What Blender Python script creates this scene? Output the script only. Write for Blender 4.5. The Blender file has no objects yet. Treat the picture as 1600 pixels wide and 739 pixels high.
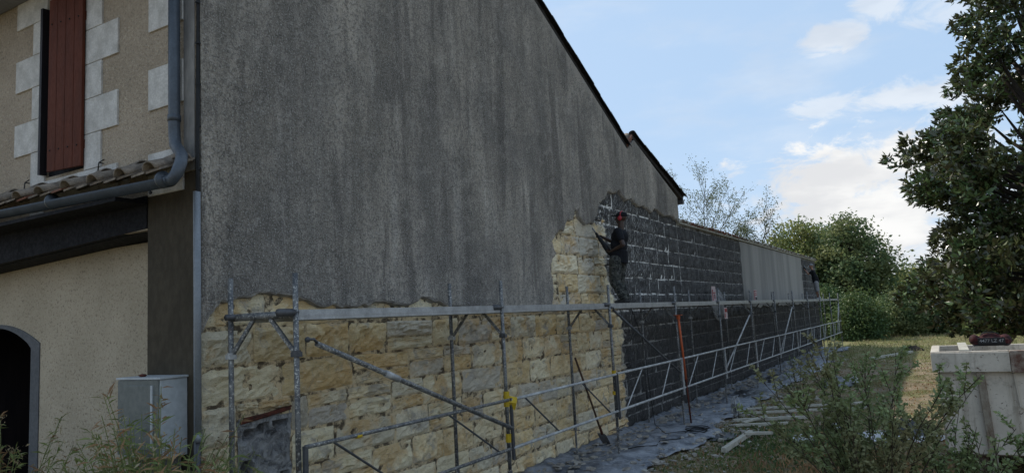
import bpy, bmesh, math, random
import numpy as np
from mathutils import Vector, Matrix, noise, Quaternion
R = math.radians
sc = bpy.context.scene
col = sc.collection
random.seed(11)
rng = np.random.default_rng(5)

# ---------------------------------------------------------------- camera
cam = bpy.data.cameras.new('camera')
cam.sensor_width = 36.0
cam.lens = 1131.5 / 1600 * 36.0
cam.clip_start = 0.05
cam.clip_end = 3000
cam_o = bpy.data.objects.new('camera', cam)
col.objects.link(cam_o)
yaw, pitch, roll = .530174, .114258, -.054021
fwd = Vector((-math.sin(yaw) * math.cos(pitch), math.cos(yaw) * math.cos(pitch), math.sin(pitch)))
r0 = Vector((math.cos(yaw), math.sin(yaw), 0))
u0 = r0.cross(fwd)
rt = math.cos(roll) * r0 + math.sin(roll) * u0
up = -math.sin(roll) * r0 + math.cos(roll) * u0
cam_o.matrix_world = Matrix(((rt.x, up.x, -fwd.x, 6.0836), (rt.y, up.y, -fwd.y, 0), (rt.z, up.z, -fwd.z, 2.5), (0, 0, 0, 1)))
sc.camera = cam_o

# ---------------------------------------------------------------- world: Nishita sky with procedural clouds
SUN_DIR = Vector((-.80, .40, .84)).normalized()          # towards the sun: behind the house
sun_el = math.asin(SUN_DIR.z)
sun_az = math.atan2(SUN_DIR.x, SUN_DIR.y)                # measured from +Y towards +X
w = bpy.data.worlds.new('World')
sc.world = w
w.use_nodes = True
nt = w.node_tree
nt.nodes.clear()


class G:
    """small helper to write node graphs"""
    def __init__(s, nt):
        s.nt = nt

    def n(s, t, **kw):
        nd = s.nt.nodes.new(t)
        for k, v in kw.items():
            if k in nd.inputs.keys() if hasattr(nd.inputs, 'keys') else False:
                s.set(nd.inputs[k], v)
            else:
                setattr(nd, k, v)
        return nd

    def set(s, inp, v):
        if isinstance(v, bpy.types.NodeSocket):
            s.nt.links.new(v, inp)
        else:
            if isinstance(v, (tuple, list)) and len(v) == 3 and inp.type == 'RGBA':
                v = (*v, 1)
            inp.default_value = v

    def math(s, op, a, b=0.0, c=0.0, clamp=False):
        nd = s.nt.nodes.new('ShaderNodeMath')
        nd.operation = op
        nd.use_clamp = clamp
        s.set(nd.inputs[0], a); s.set(nd.inputs[1], b); s.set(nd.inputs[2], c)
        return nd.outputs[0]

    def vmath(s, op, a, b=(0, 0, 0)):
        nd = s.nt.nodes.new('ShaderNodeVectorMath')
        nd.operation = op
        s.set(nd.inputs[0], a); s.set(nd.inputs[1], b)
        return nd.outputs['Value'] if op in ('LENGTH', 'DOT_PRODUCT', 'DISTANCE') else nd.outputs[0]

    def mix(s, f, a, b, mode='MIX'):
        nd = s.nt.nodes.new('ShaderNodeMix')
        nd.data_type = 'RGBA'
        nd.blend_type = mode
        s.set(nd.inputs[0], f); s.set(nd.inputs[6], a); s.set(nd.inputs[7], b)
        return nd.outputs[2]

    def ramp(s, v, lo, hi, a=0.0, b=1.0, smooth=True):
        nd = s.nt.nodes.new('ShaderNodeMapRange')
        if smooth:
            nd.interpolation_type = 'SMOOTHSTEP'
        s.set(nd.inputs[0], v); s.set(nd.inputs[1], lo); s.set(nd.inputs[2], hi); s.set(nd.inputs[3], a); s.set(nd.inputs[4], b)
        return nd.outputs[0]

    def noise(s, vec, scale=1.0, detail=4.0, rough=.55, dist=0.0):
        nd = s.nt.nodes.new('ShaderNodeTexNoise')
        s.set(nd.inputs['Vector'], vec)
        s.set(nd.inputs['Scale'], scale); s.set(nd.inputs['Detail'], detail); s.set(nd.inputs['Roughness'], rough)
        s.set(nd.inputs['Distortion'], dist)
        return nd.outputs[0]

    def voro(s, vec, scale=1.0, feature='F1'):
        nd = s.nt.nodes.new('ShaderNodeTexVoronoi')
        nd.feature = feature
        s.set(nd.inputs['Vector'], vec); s.set(nd.inputs['Scale'], scale)
        return nd

    def scale(s, vec, k):
        return s.vmath('MULTIPLY', vec, k)

    def xyz(s, vec):
        nd = s.nt.nodes.new('ShaderNodeSeparateXYZ')
        s.set(nd.inputs[0], vec)
        return nd.outputs

    def bump(s, h, strength=.4, dist=.01, normal=None):
        nd = s.nt.nodes.new('ShaderNodeBump')
        s.set(nd.inputs['Height'], h); nd.inputs['Strength'].default_value = strength
        nd.inputs['Distance'].default_value = dist
        if normal is not None:
            s.set(nd.inputs['Normal'], normal)
        return nd.outputs[0]


g = G(nt)
sky = nt.nodes.new('ShaderNodeTexSky')
sky.sky_type = 'NISHITA'
sky.sun_disc = False
sky.sun_elevation = sun_el
sky.sun_rotation = sun_az
sky.altitude = 50
sky.air_density = 1.0
sky.dust_density = 1.6
sky.ozone_density = 1.5
tc = nt.nodes.new('ShaderNodeTexCoord')
d = tc.outputs['Generated']
dz = g.xyz(d)[2]


def sky_dir(px, py):
    v = fwd + rt * ((px - 800) / 1131.5) + up * ((369.5 - py) / 1131.5)
    return v.normalized()


warp = g.noise(d, 5.0, 5.0, .6)
wn = g.noise(g.scale(d, (1, 1, 2.0)), 13.0, 9.0, .66, .5)
# (direction, half width, half height, density)
BLOBS = [((-0.075, .989, .095), .14, .085, 1.0), ((-.085, .985, .150), .145, .065, 1.0), ((-.03, .985, .175), .105, .045, 1.0), ((.10, .985, .06), .22, .09, 1.0), ((-.28, .95, .02), .25, .06, .8),
         ((.28, .94, .1), .22, .10, .9), ((-.095, .943, .316), .050, .022, .62), ((-.070, .943, .325), .030, .018, .55), ((-.032, .938, .346), .035, .022, .5), ((.044, .945, .323), .05, .02, .4), ((-.102, .965, .242), .045, .014, .5), ((0, .97, .238), .085, .022, .6),
         ((.6, .75, .25), .30, .10, .9), ((.9, .2, .3), .28, .10, .9), ((.7, -.6, .3), .3, .12, .9), ((-.1, -.9, .3), .35, .12, .9), ((-.9, -.3, .35), .35, .12, .9), ((.35, .1, .9), .2, .2, .5)]
mask = None
for c, a, b, dens in BLOBS:
    c = Vector(c).normalized()
    q = g.vmath('LENGTH', g.scale(g.vmath('SUBTRACT', d, tuple(c)), (1 / a, 1 / a, 1 / b)))
    q = g.math('ADD', q, g.math('MULTIPLY', g.math('SUBTRACT', wn, .5), 3.3))
    m = g.math('MULTIPLY', g.ramp(q, 1.15, .40), dens)
    mask = m if mask is None else g.math('MAXIMUM', mask, m)
thin = g.math('MULTIPLY', g.ramp(g.noise(g.scale(d, (1, 1, 3)), 3.2, 6, .6), .48, .78), .35)
mask = g.math('MAXIMUM', mask, thin)
low = g.ramp(dz, .24, .0, 0, .35)                        # the sky pales towards the horizon
cl_col = g.mix(g.ramp(g.noise(g.scale(d, (1, 1, 3.0)), 7.0, 4, .55), .38, .62), (7.4, 7.5, 7.7), (9.3, 9.3, 9.2))
pale = g.mix(.80, sky.outputs[0], (5.0, 6.9, 9.4))
base = g.mix(low, pale, (7.6, 8.6, 10.0))
skyc = g.mix(mask, base, cl_col)
bg = nt.nodes.new('ShaderNodeBackground')
g.set(bg.inputs[0], skyc)
bg.inputs[1].default_value = .085
wo = nt.nodes.new('ShaderNodeOutputWorld')
nt.links.new(bg.outputs[0], wo.inputs[0])

sun = bpy.data.lights.new('sun', 'SUN')
sun.energy = 3.6
sun.angle = R(1.2)
sun.color = (1.0, .93, .82)
sun_o = bpy.data.objects.new('sun', sun)
col.objects.link(sun_o)
sun_o.rotation_euler = SUN_DIR.to_track_quat('Z', 'Y').to_euler()
sun_o.location = (-20, 20, 30)

vs = sc.view_settings
vs.view_transform = 'Standard'
vs.look = 'None'
vs.gamma = 1
vs.exposure = 0.32
vs.use_curve_mapping = False
sc.render.resolution_x, sc.render.resolution_y = 1024, 472
sc.render.engine = 'CYCLES'
sc.cycles.max_bounces = 6


# ================================================================= materials
def mat(name, rough=.85, spec=.3, metal=0.0):
    m = bpy.data.materials.new(name)
    m.use_nodes = True
    t = m.node_tree
    b = t.nodes['Principled BSDF']
    b.inputs['Roughness'].default_value = rough
    b.inputs['Specular IOR Level'].default_value = spec
    b.inputs['Metallic'].default_value = metal
    gg = G(t)
    geo = t.nodes.new('ShaderNodeNewGeometry')
    gg.P = geo.outputs['Position']
    gg.geo = geo
    gg.b = b
    return m, gg


def simple(name, c, c2=None, scale=6.0, rough=.7, spec=.3, metal=0.0, bump=0.0, bscale=60.0, bd=.004, stretch=(1, 1, 1)):
    m, q = mat(name, rough, spec, metal)
    c2 = c2 or tuple(x * .75 for x in c)
    v = q.scale(q.P, stretch)
    n = q.ramp(q.noise(v, scale, 6, .65), .35, .68)
    n2 = q.noise(v, scale * 9, 3, .6)
    cc = q.mix(n, c, c2)
    cc = q.mix(q.ramp(n2, .3, .7, .0, .35), cc, tuple(x * .6 for x in c2))
    q.set(q.b.inputs['Base Color'], cc)
    q.set(q.b.inputs['Roughness'], q.ramp(n2, .2, .8, max(rough - .12, .05), min(rough + .12, 1)))
    if bump:
        q.set(q.b.inputs['Normal'], q.bump(q.noise(v, bscale, 4, .7), bump, bd))
    return m


M = {}
# grey weathered render on the gable
m, q = mat('weathered_render', .95, .12)
X, Y, Z = q.xyz(q.P)
st = q.noise(q.scale(q.P, (1, 1.5, .26)), 1.0, 7, .66, .5)
st2 = q.noise(q.scale(q.P, (1, 3.6, .40)), 1.0, 5, .6, .3)
bl = q.noise(q.P, .8, 5, .6)
gr = q.noise(q.P, 55, 4, .75)
gr2 = q.noise(q.P, 24, 3, .7)
c = q.mix(q.ramp(st, .36, .70), (.225, .20, .168), (.50, .44, .365))
c = q.mix(q.ramp(st2, .55, .68, 0, .55), c, (.47, .43, .375))
c = q.mix(q.ramp(bl, .40, .62, 0, .55), c, (.130, .121, .112))
st3 = q.noise(q.scale(q.P, (1, 2.6, .30)), 1.0, 6, .66, .4)
c = q.mix(q.ramp(st3, .52, .62, 0, .68), c, (.120, .106, .094))
crk = q.ramp(q.math('ABSOLUTE', q.math('SUBTRACT', q.noise(q.scale(q.P, (1, .55, .35)), 1.0, 6, .6, .3), .5)), .004, .0015, 0, .5)
c = q.mix(crk, c, (.05, .045, .04))
c = q.mix(q.ramp(q.noise(q.P, 5.5, 5, .7), .52, .62, 0, .35), c, (.42, .385, .335))
c = q.mix(q.ramp(gr2, .47, .60, 0, .60), c, (.125, .112, .10))
c = q.mix(q.ramp(gr, .53, .66, 0, .75), c, (.50, .475, .44))
c = q.mix(q.ramp(gr, .46, .33, 0, .75), c, (.045, .042, .040))
# fresher strip under the verge, and along the low wall's coping
dl = q.math('SUBTRACT', q.math('SUBTRACT', 14.27, q.math('MULTIPLY', Y, .4925)), Z)
dl = q.math('ADD', dl, q.math('MULTIPLY', q.math('SUBTRACT', st2, .5), .9))
c = q.mix(q.math('MULTIPLY', q.ramp(dl, .42, .05), q.ramp(Y, 15.9, 15.85, 0, .7)), c, (.36, .33, .29))
d2 = q.math('SUBTRACT', q.math('SUBTRACT', 11.45, q.math('MULTIPLY', Y, .286)), Z)
d2 = q.math('ADD', d2, q.math('MULTIPLY', q.math('SUBTRACT', st2, .5), .9))
c = q.mix(q.math('MULTIPLY', q.ramp(d2, .35, .05), q.ramp(Y, 15.85, 15.9, 0, .6)), c, (.34, .32, .28))
q.set(q.b.inputs['Base Color'], c)
hh = q.math('ADD', gr, q.math('MULTIPLY', gr2, 1.4))
q.set(q.b.inputs['Normal'], q.bump(hh, .9, .02))
M['render'] = m

m, q = mat('smooth_grey_render', .95, .12)
st = q.noise(q.scale(q.P, (1, 1.1, .10)), 1.0, 5, .6)
gr = q.noise(q.P, 40, 4, .7)
c = q.mix(q.ramp(st, .38, .64), (.22, .21, .195), (.31, .295, .27))
c = q.mix(q.ramp(gr, .4, .65, 0, .3), c, (.12, .12, .12))
q.set(q.b.inputs['Base Color'], c)
q.set(q.b.inputs['Normal'], q.bump(gr, .5, .01))
M['render_low'] = m


def cleaned_mask(q):
    """1 where the stone is still black with dirt, 0 where it has been blasted clean"""
    X, Y, Z = q.xyz(q.P)
    nz = q.math('MULTIPLY', q.math('SUBTRACT', q.noise(q.P, 2.2, 5, .65), .5), .9)
    e = q.ramp(Z, 2.4, 3.3, 14.85, 14.28)
    a = q.math('SUBTRACT', q.math('ADD', Y, nz), e)
    a = q.ramp(a, -.08, .10)
    up_ = q.math('MULTIPLY', q.ramp(q.math('ADD', Z, nz), 4.40, 4.52), q.ramp(Y, 13.55, 13.75))
    return q.math('MAXIMUM', a, up_), X, Y, Z


# stone: tint comes from each block's own colour
m, q = mat('rubble_stone', .95, .1)
oi = m.node_tree.nodes.new('ShaderNodeObjectInfo')
mk, X, Y, Z = cleaned_mask(q)
PO = q.vmath('ADD', q.P, q.vmath('MULTIPLY', (13., 17., 7.), q.vmath('ADD', (0, 0, 0), oi.outputs['Random'])))
n1 = q.noise(PO, 4.5, 7, .68, .4)
n2 = q.noise(q.P, 34, 6, .78)
n3 = q.noise(PO, 1.5, 5, .6)
sxy = q.noise(q.scale(q.P, (12, 9, 34)), 1.0, 5, .7, 1.6)
c = q.mix(q.ramp(n1, .36, .64), oi.outputs['Color'], q.mix(.3, oi.outputs['Color'], (.95, .85, .66)))
c = q.mix(q.ramp(n3, .49, .62, 0, .75), c, (.70, .46, .20))
c = q.mix(q.ramp(q.noise(q.P, 1.6, 6, .7, .8), .52, .64, 0, .75), c, (.43, .39, .34))
c = q.mix(q.ramp(n2, .44, .34, 0, .7), c, (.32, .245, .155))
c = q.mix(q.ramp(sxy, .55, .68, 0, .5), c, (.96, .86, .66))
c = q.mix(q.ramp(sxy, .42, .32, 0, .4), c, (.36, .29, .20))
# pale smear of half-removed render beside the worker
sm = q.math('MULTIPLY', q.ramp(q.vmath('LENGTH', q.scale(q.vmath('SUBTRACT', q.P, (0, 13.35, 3.95)), (0, 1.6, 1.3))), 1.05, .65), .75)
c = q.mix(sm, c, (.56, .53, .46))
# black crust with pale tool scratches
scr = q.noise(q.scale(q.P, (10, 11, 5)), 1.0, 6, .72, 2.2)
vv = m.node_tree.nodes.new('ShaderNodeVectorRotate')
vv.rotation_type = 'X_AXIS'
q.set(vv.inputs['Vector'], q.P)
vv.inputs['Angle'].default_value = R(32)
scr2 = q.noise(q.scale(vv.outputs[0], (8, 52, 6)), 1.0, 4, .65, .5)
dk = q.mix(q.ramp(n1, .35, .7), (.055, .053, .052), (.125, .120, .115))
scm = q.ramp(scr2, .54, .66)
fresh = q.math('MULTIPLY', q.ramp(q.math('ADD', Y, q.math('MULTIPLY', n3, 3.0)), 20.5, 16.0, .22, 1), q.ramp(Z, .8, 3.0, .35, 1.0))
nearw = q.ramp(q.vmath('LENGTH', q.scale(q.vmath('SUBTRACT', q.P, (0, 15.6, 4.2)), (0, .35, .7))), 1.15, .5)
fresh = q.math('MAXIMUM', q.math('MULTIPLY', fresh, .7), nearw)
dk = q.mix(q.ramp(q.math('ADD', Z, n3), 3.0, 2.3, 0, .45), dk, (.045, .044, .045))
dk = q.mix(q.math('MULTIPLY', scm, q.math('MULTIPLY', fresh, .95)), dk, (.62, .61, .58))
dk = q.mix(q.math('MULTIPLY', q.ramp(scr, .60, .75), q.math('MULTIPLY', fresh, .6)), dk, (.45, .44, .42))
# dust-pale fringe between clean and black
fr = q.math('MULTIPLY', q.ramp(q.math('ABSOLUTE', q.math('SUBTRACT', mk, .5)), .5, .1), .6)
c = q.mix(mk, c, dk)
c = q.mix(fr, c, (.50, .475, .43))
q.set(q.b.inputs['Base Color'], c)
hh = q.math('ADD', q.math('MULTIPLY', sxy, 1.0), q.math('MULTIPLY', n2, .8))
hh = q.math('ADD', hh, q.math('MULTIPLY', n1, 1.3))
q.set(q.b.inputs['Normal'], q.bump(hh, .9, .035))
M['stone'] = m

m, q = mat('lime_mortar', .95, .1)
mk, X, Y, Z = cleaned_mask(q)
n1 = q.noise(q.P, 9, 6, .7)
n2 = q.noise(q.P, 1.6, 5, .65)
yl = q.mix(q.ramp(n1, .40, .57), (.09, .07, .048), (.58, .46, .29))
gk = q.mix(q.ramp(q.noise(q.P, 3.5, 6, .78), .42, .55), (.07, .067, .063), (.70, .68, .64))
gk = q.mix(q.ramp(Y, 17.5, 21, 0, .62), gk, (.13, .128, .126))
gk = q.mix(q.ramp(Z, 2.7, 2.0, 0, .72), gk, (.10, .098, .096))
q.set(q.b.inputs['Base Color'], q.mix(mk, yl, gk))
q.set(q.b.inputs['Normal'], q.bump(n1, .8, .02))
M['mortar'] = m

M['roughcast'] = None
m, q = mat('beige_roughcast', .95, .12)
n = q.noise(q.P, 32, 4, .78)
vz = q.voro(q.P, 50)
b1 = q.noise(q.P, 1.3, 5, .6)
c = q.mix(q.ramp(b1, .35, .65), (.38, .31, .235), (.32, .26, .195))
c = q.mix(q.ramp(n, .46, .34, 0, .6), c, (.12, .10, .08))
c = q.mix(q.ramp(n, .54, .66, 0, .6), c, (.52, .44, .33))
q.set(q.b.inputs['Base Color'], c)
q.set(q.b.inputs['Normal'], q.bump(q.math('ADD', n, vz.outputs[0]), .8, .012))
M['roughcast'] = m
m, q = mat('pale_roughcast', .95, .12)
n = q.noise(q.P, 34, 4, .78)
b1 = q.noise(q.P, 1.1, 5, .6)
c = q.mix(q.ramp(b1, .35, .65), (.45, .38, .285), (.385, .325, .24))
c = q.mix(q.ramp(n, .46, .36, 0, .75), c, (.16, .13, .095))
c = q.mix(q.ramp(n, .56, .68, 0, .4), c, (.56, .50, .41))
q.set(q.b.inputs['Base Color'], c)
q.set(q.b.inputs['Normal'], q.bump(n, .8, .012))
M['pale_roughcast'] = m
M['lip'] = simple('fresh_broken_render', (.42, .39, .345), (.22, .20, .18), 9, .95, .1, 0, .8, 40, .015)
M['shaded_brown_plaster'] = simple('shaded_brown_plaster', (.075, .062, .045), (.055, .046, .034), 2, .95, .1, 0, .5, 50, .008, (1, 1, .5))  # brown plaster with the pilaster's shade under the eave put into the colour
M['old_plaster'] = simple('old_plaster', (.27, .255, .235), (.15, .145, .14), 3, .95, .1, 0, .6, 40, .01, (1, 1, .3))
M['quoin'] = simple('painted_quoin', (.64, .61, .57), (.45, .425, .39), 5, .85, .2, 0, .7, 22, .012)
M['shade_black'] = simple('shade_black', (.010, .010, .013), (.007, .007, .009), 3, .8, .2)  # near-black: shade inside the window and under the porch eave, painted in
M['soffit_grey'] = simple('soffit_grey', (.22, .22, .24), (.17, .17, .19), 3, .8, .2)
M['shutter'] = simple('shutter_paint', (.115, .033, .018), (.085, .026, .015), 3, .7, .15, 0, .25, 20, .003, (4, 4, .6))
M['dark_wood'] = simple('dark_wood', (.020, .015, .016), (.010, .008, .010), 3, .6, .3, 0, .3, 18, .004, (5, 5, .5))
M['arch_trim'] = simple('arch_trim', (.115, .118, .125), (.095, .098, .105), 3, .7, .2)
M['zinc'] = simple('grey_blue_pvc', (.060, .072, .088), (.042, .051, .063), 5, .42, .5, 0, .1, 20, .002)
M['light_pvc'] = simple('light_pvc', (.20, .215, .235), (.16, .175, .19), 6, .4, .5)
M['black'] = simple('black_rubber', (.012, .012, .013), (.008, .008, .008), 6, .6, .3)
M['tile'] = simple('clay_tile', (.30, .245, .195), (.13, .11, .09), 7, .95, .1, 0, .7, 35, .012)
M['tile_red'] = simple('red_clay_tile', (.24, .105, .07), (.15, .09, .07), 6, .95, .1, 0, .6, 35, .01)
M['tile_dark'] = simple('dark_tile', (.055, .05, .048), (.035, .032, .032), 6, .95, .1, 0, .6, 35, .01)
M['rust'] = simple('rusty_iron', (.12, .035, .022), (.05, .022, .018), 14, .9, .2, 0, .6, 60, .006)
M['cement'] = None
m, q = mat('rough_cement', .95, .1)
n1 = q.noise(q.P, 6, 7, .7, 1.2)
n2 = q.noise(q.P, 28, 5, .7)
c = q.mix(q.ramp(n1, .38, .62), (.145, .145, .15), (.36, .355, .35))
c = q.mix(q.ramp(n2, .55, .7, 0, .6), c, (.50, .47, .40))
c = q.mix(q.ramp(n1, .43, .36, 0, .7), c, (.05, .05, .052))
q.set(q.b.inputs['Base Color'], c)
q.set(q.b.inputs['Normal'], q.bump(q.math('ADD', n1, n2), 1.0, .04))
M['cement'] = m
m, q = mat('galvanised_tube', .45, .5, .35)
n = q.noise(q.P, 9, 6, .72)
n2 = q.noise(q.P, 45, 4, .7)
c = q.mix(q.ramp(n, .40, .62), (.075, .077, .082), (.19, .188, .182))
c = q.mix(q.ramp(n2, .54, .62, 0, .85), c, (.50, .48, .43))
c = q.mix(q.ramp(q.noise(q.P, 5, 5, .7), .60, .70, 0, .6), c, (.13, .06, .035))
c = q.mix(q.ramp(n2, .40, .30, 0, .5), c, (.05, .045, .04))
q.set(q.b.inputs['Base Color'], c)
q.set(q.b.inputs['Roughness'], q.ramp(n, .3, .7, .38, .75))
M['galv'] = m
m, q = mat('dusty_steel', .7, .4, .1)
n = q.noise(q.P, 8, 6, .72)
n2 = q.noise(q.P, 50, 4, .7)
c = q.mix(q.ramp(n, .40, .62), (.30, .30, .30), (.50, .495, .48))
c = q.mix(q.ramp(n2, .45, .30, 0, .6), c, (.10, .095, .09))
q.set(q.b.inputs['Base Color'], c)
M['dusty'] = m
M['dark_steel'] = simple('dark_steel', (.05, .053, .06), (.09, .09, .095), 12, .5, .5, .3)
M['alu'] = simple('dusty_aluminium', (.44, .44, .44), (.30, .30, .30), 7, .45, .5, .3, .1, 30, .002)
M['yellow'] = simple('yellow_tape', (.62, .42, .02), (.45, .30, .02), 12, .6, .3)
M['orange'] = simple('orange_paint', (.55, .10, .025), (.35, .09, .04), 12, .6, .3)
M['wood'] = simple('weathered_wood', (.10, .055, .035), (.06, .035, .025), 8, .8, .2, 0, .4, 40, .004, (1, 1, .2))
M['pale_wood'] = simple('pale_dusty_wood', (.50, .48, .41), (.36, .34, .29), 8, .85, .2, 0, .4, 30, .006)
M['steel_blade'] = simple('shovel_steel', (.26, .27, .29), (.15, .15, .16), 10, .5, .5, .4)
m, q = mat('dusty_tarpaulin', .65, .35)
n = q.noise(q.P, 1.6, 7, .65, 1.0)
n2 = q.noise(q.P, 12, 6, .7)
c = q.mix(q.ramp(n, .36, .62), (.095, .105, .125), (.255, .27, .30))
c = q.mix(q.ramp(n2, .50, .68, 0, .6), c, (.36, .37, .38))
c = q.mix(q.ramp(n2, .42, .30, 0, .6), c, (.035, .038, .045))
q.set(q.b.inputs['Base Color'], c)
q.set(q.b.inputs['Normal'], q.bump(n2, .6, .04))
M['tarp'] = m
M['black_tarp'] = simple('black_sheet', (.022, .024, .028), (.05, .052, .056), 3, .42, .5, 0, .4, 8, .05)
M['white_sheet'] = simple('white_sheet', (.55, .56, .58), (.36, .37, .39), 5, .6, .4, 0, .4, 10, .03)
m, q = mat('skip_paint', .6, .3)
n = q.noise(q.P, 2.0, 6, .65)
n2 = q.noise(q.P, 14, 6, .75, .6)
sk = q.noise(q.scale(q.P, (9, 9, .7)), 1.0, 5, .65)
c = q.mix(q.ramp(n, .35, .65), (.46, .41, .34), (.56, .50, .42))
c = q.mix(q.ramp(sk, .50, .70, 0, .65), c, (.24, .20, .15))
c = q.mix(q.ramp(q.noise(q.P, 5, 6, .72), .52, .68, 0, .6), c, (.22, .19, .15))
c = q.mix(q.ramp(n2, .59, .66, 0, .95), c, (.07, .032, .020))
q.set(q.b.inputs['Base Color'], c)
M['skip'] = m
M['skip_rib'] = simple('stained_skip_rib', (.30, .265, .21), (.17, .12, .085), 9, .8, .3, 0, .4, 30, .006, (1, 1, .5))
M['skip_rust'] = simple('peeling_rust', (.10, .04, .026), (.38, .33, .27), 7, .85, .2, 0, .5, 40, .006)
m, q = mat('earth_and_dry_grass', .95, .1)
n = q.noise(q.P, .55, 7, .65)
n2 = q.noise(q.P, 3.2, 7, .72)
n3 = q.noise(q.P, 26, 5, .75)
X, Y, Z = q.xyz(q.P)
c = q.mix(q.ramp(n2, .36, .64), (.205, .165, .115), (.34, .27, .185))
c = q.mix(q.ramp(n, .46, .58, 0, .9), c, q.mix(q.ramp(n2, .4, .6), (.11, .125, .045), (.21, .20, .09)))
c = q.mix(q.ramp(q.math('ADD', Y, q.math('MULTIPLY', n, 12)), 36, 44, 0, .8), c, q.mix(q.ramp(n2, .4, .6), (.12, .15, .045), (.24, .21, .10)))
c = q.mix(q.ramp(n3, .45, .32, 0, .7), c, (.045, .034, .022))
c = q.mix(q.ramp(n3, .64, .72, 0, .7), c, (.42, .39, .33))
q.set(q.b.inputs['Base Color'], c)
q.set(q.b.inputs['Normal'], q.bump(q.math('ADD', n2, n3), .9, .05))
M['ground'] = m


def leafmat(name, c1, c2, c3, rough=.55, spec=.4, trans=.25, back=None):
    m, q = mat(name, rough, spec)
    t = m.node_tree
    rnd = q.geo.outputs['Random Per Island']
    c = q.mix(rnd, c1, c2)
    c = q.mix(q.ramp(q.noise(q.P, .7, 3, .5), .42, .62), c, c3)
    if back:
        c = q.mix(q.math('MULTIPLY', q.geo.outputs['Backfacing'], .85), c, back)
    q.set(q.b.inputs['Base Color'], c)
    tr = t.nodes.new('ShaderNodeBsdfTranslucent')
    q.set(tr.inputs[0], c)
    mx = t.nodes.new('ShaderNodeMixShader')
    mx.inputs[0].default_value = trans
    t.links.new(q.b.outputs[0], mx.inputs[1])
    t.links.new(tr.outputs[0], mx.inputs[2])
    t.links.new(mx.outputs[0], t.nodes['Material Output'].inputs[0])
    return m


M['magnolia'] = leafmat('magnolia_leaves', (.050, .095, .034), (.14, .20, .075), (.12, .135, .055), .26, .5, .12, (.055, .050, .024))
M['oak'] = leafmat('oak_leaves', (.11, .155, .055), (.20, .24, .08), (.26, .26, .09), .6, .3, .40)
M['oak_dark'] = leafmat('dark_tree_leaves', (.08, .13, .055), (.15, .20, .085), (.19, .21, .085), .6, .3, .35)
M['shrub'] = leafmat('shrub_leaves', (.045, .085, .032), (.09, .14, .048), (.12, .16, .05), .6, .3, .25)
M['thin'] = leafmat('thin_leaves', (.10, .13, .06), (.16, .18, .08), (.13, .15, .06), .6, .3, .3)
M['bush'] = leafmat('bush_leaves', (.14, .19, .075), (.28, .33, .14), (.24, .22, .11), .55, .35, .25)
M['bamboo'] = leafmat('grass_blades', (.12, .17, .05), (.27, .29, .11), (.18, .21, .065), .55, .35, .3)
M['dry'] = leafmat('dry_blades', (.30, .17, .085), (.42, .28, .15), (.22, .13, .07), .7, .2, .3)
M['seed'] = leafmat('seed_heads', (.34, .29, .18), (.46, .40, .26), (.28, .21, .12), .7, .2, .3)
M['grass'] = leafmat('short_grass', (.11, .15, .04), (.24, .22, .09), (.32, .26, .15), .7, .2, .3)
M['bark'] = simple('bark', (.065, .052, .04), (.035, .03, .025), 6, .95, .1, 0, .7, 25, .02, (1, 1, .3))
M['bark_grey'] = simple('grey_bark', (.12, .105, .09), (.07, .062, .055), 6, .95, .1)
M['twig'] = simple('twig_bark', (.075, .058, .040), (.05, .04, .03), 8, .9, .1)
M['chip'] = simple('stone_chips', (.42, .40, .35), (.28, .26, .23), 5, .95, .1)
M['skin_dark'] = simple('dark_skin', (.055, .030, .021), (.042, .024, .017), 8, .5, .4)
M['skin_tan'] = simple('tan_skin', (.36, .19, .125), (.28, .15, .10), 8, .5, .4)
M['shirt'] = simple('black_cotton', (.010, .011, .014), (.016, .017, .021), 9, .9, .15, 0, .6, 14, .02)
M['camo'] = None
m, q = mat('stained_camouflage_trousers', .95, .1)
v1 = q.noise(q.P, 9, 4, .6, 1.5)
v2 = q.noise(q.P, 14, 5, .7, .6)
c = q.mix(q.ramp(v1, .47, .50), (.022, .024, .023), (.060, .062, .055))
c = q.mix(q.ramp(v2, .54, .60, 0, .8), c, (.13, .13, .125))
c = q.mix(q.ramp(v2, .40, .34, 0, .8), c, (.018, .018, .02))
q.set(q.b.inputs['Base Color'], c)
q.set(q.b.inputs['Normal'], q.bump(q.noise(q.P, 12, 3, .5, 1), .6, .03))
M['camo'] = m
M['grey_shorts'] = simple('grey_cotton', (.27, .27, .28), (.20, .20, .21), 9, .9, .15)
M['red_plastic'] = simple('red_plastic', (.42, .018, .035), (.30, .014, .025), 6, .35, .5)
M['boot'] = simple('dusty_boot', (.018, .018, .018), (.06, .058, .055), 20, .8, .2)
M['paper'] = simple('printed_sheet', (.52, .42, .41), (.40, .30, .30), 12, .7, .3)
M['sign_red'] = simple('sign_red_print', (.33, .03, .03), (.22, .03, .03), 12, .7, .3)
M['sign_black'] = simple('sign_black_print', (.02, .02, .02), (.03, .03, .03), 12, .7, .3)
M['cabinet'] = simple('cabinet_white', (.44, .46, .47), (.38, .40, .41), 2, .5, .4)
M['cabinet_green'] = simple('cabinet_panel', (.145, .155, .145), (.12, .13, .12), 2, .5, .4)
M['red_bag'] = simple('dark_red_canvas', (.070, .012, .013), (.018, .010, .010), 12, .8, .2, 0, .4, 30, .01)
M['letter'] = simple('pale_lettering', (.40, .40, .39), (.20, .20, .20), 20, .7, .2)


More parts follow.
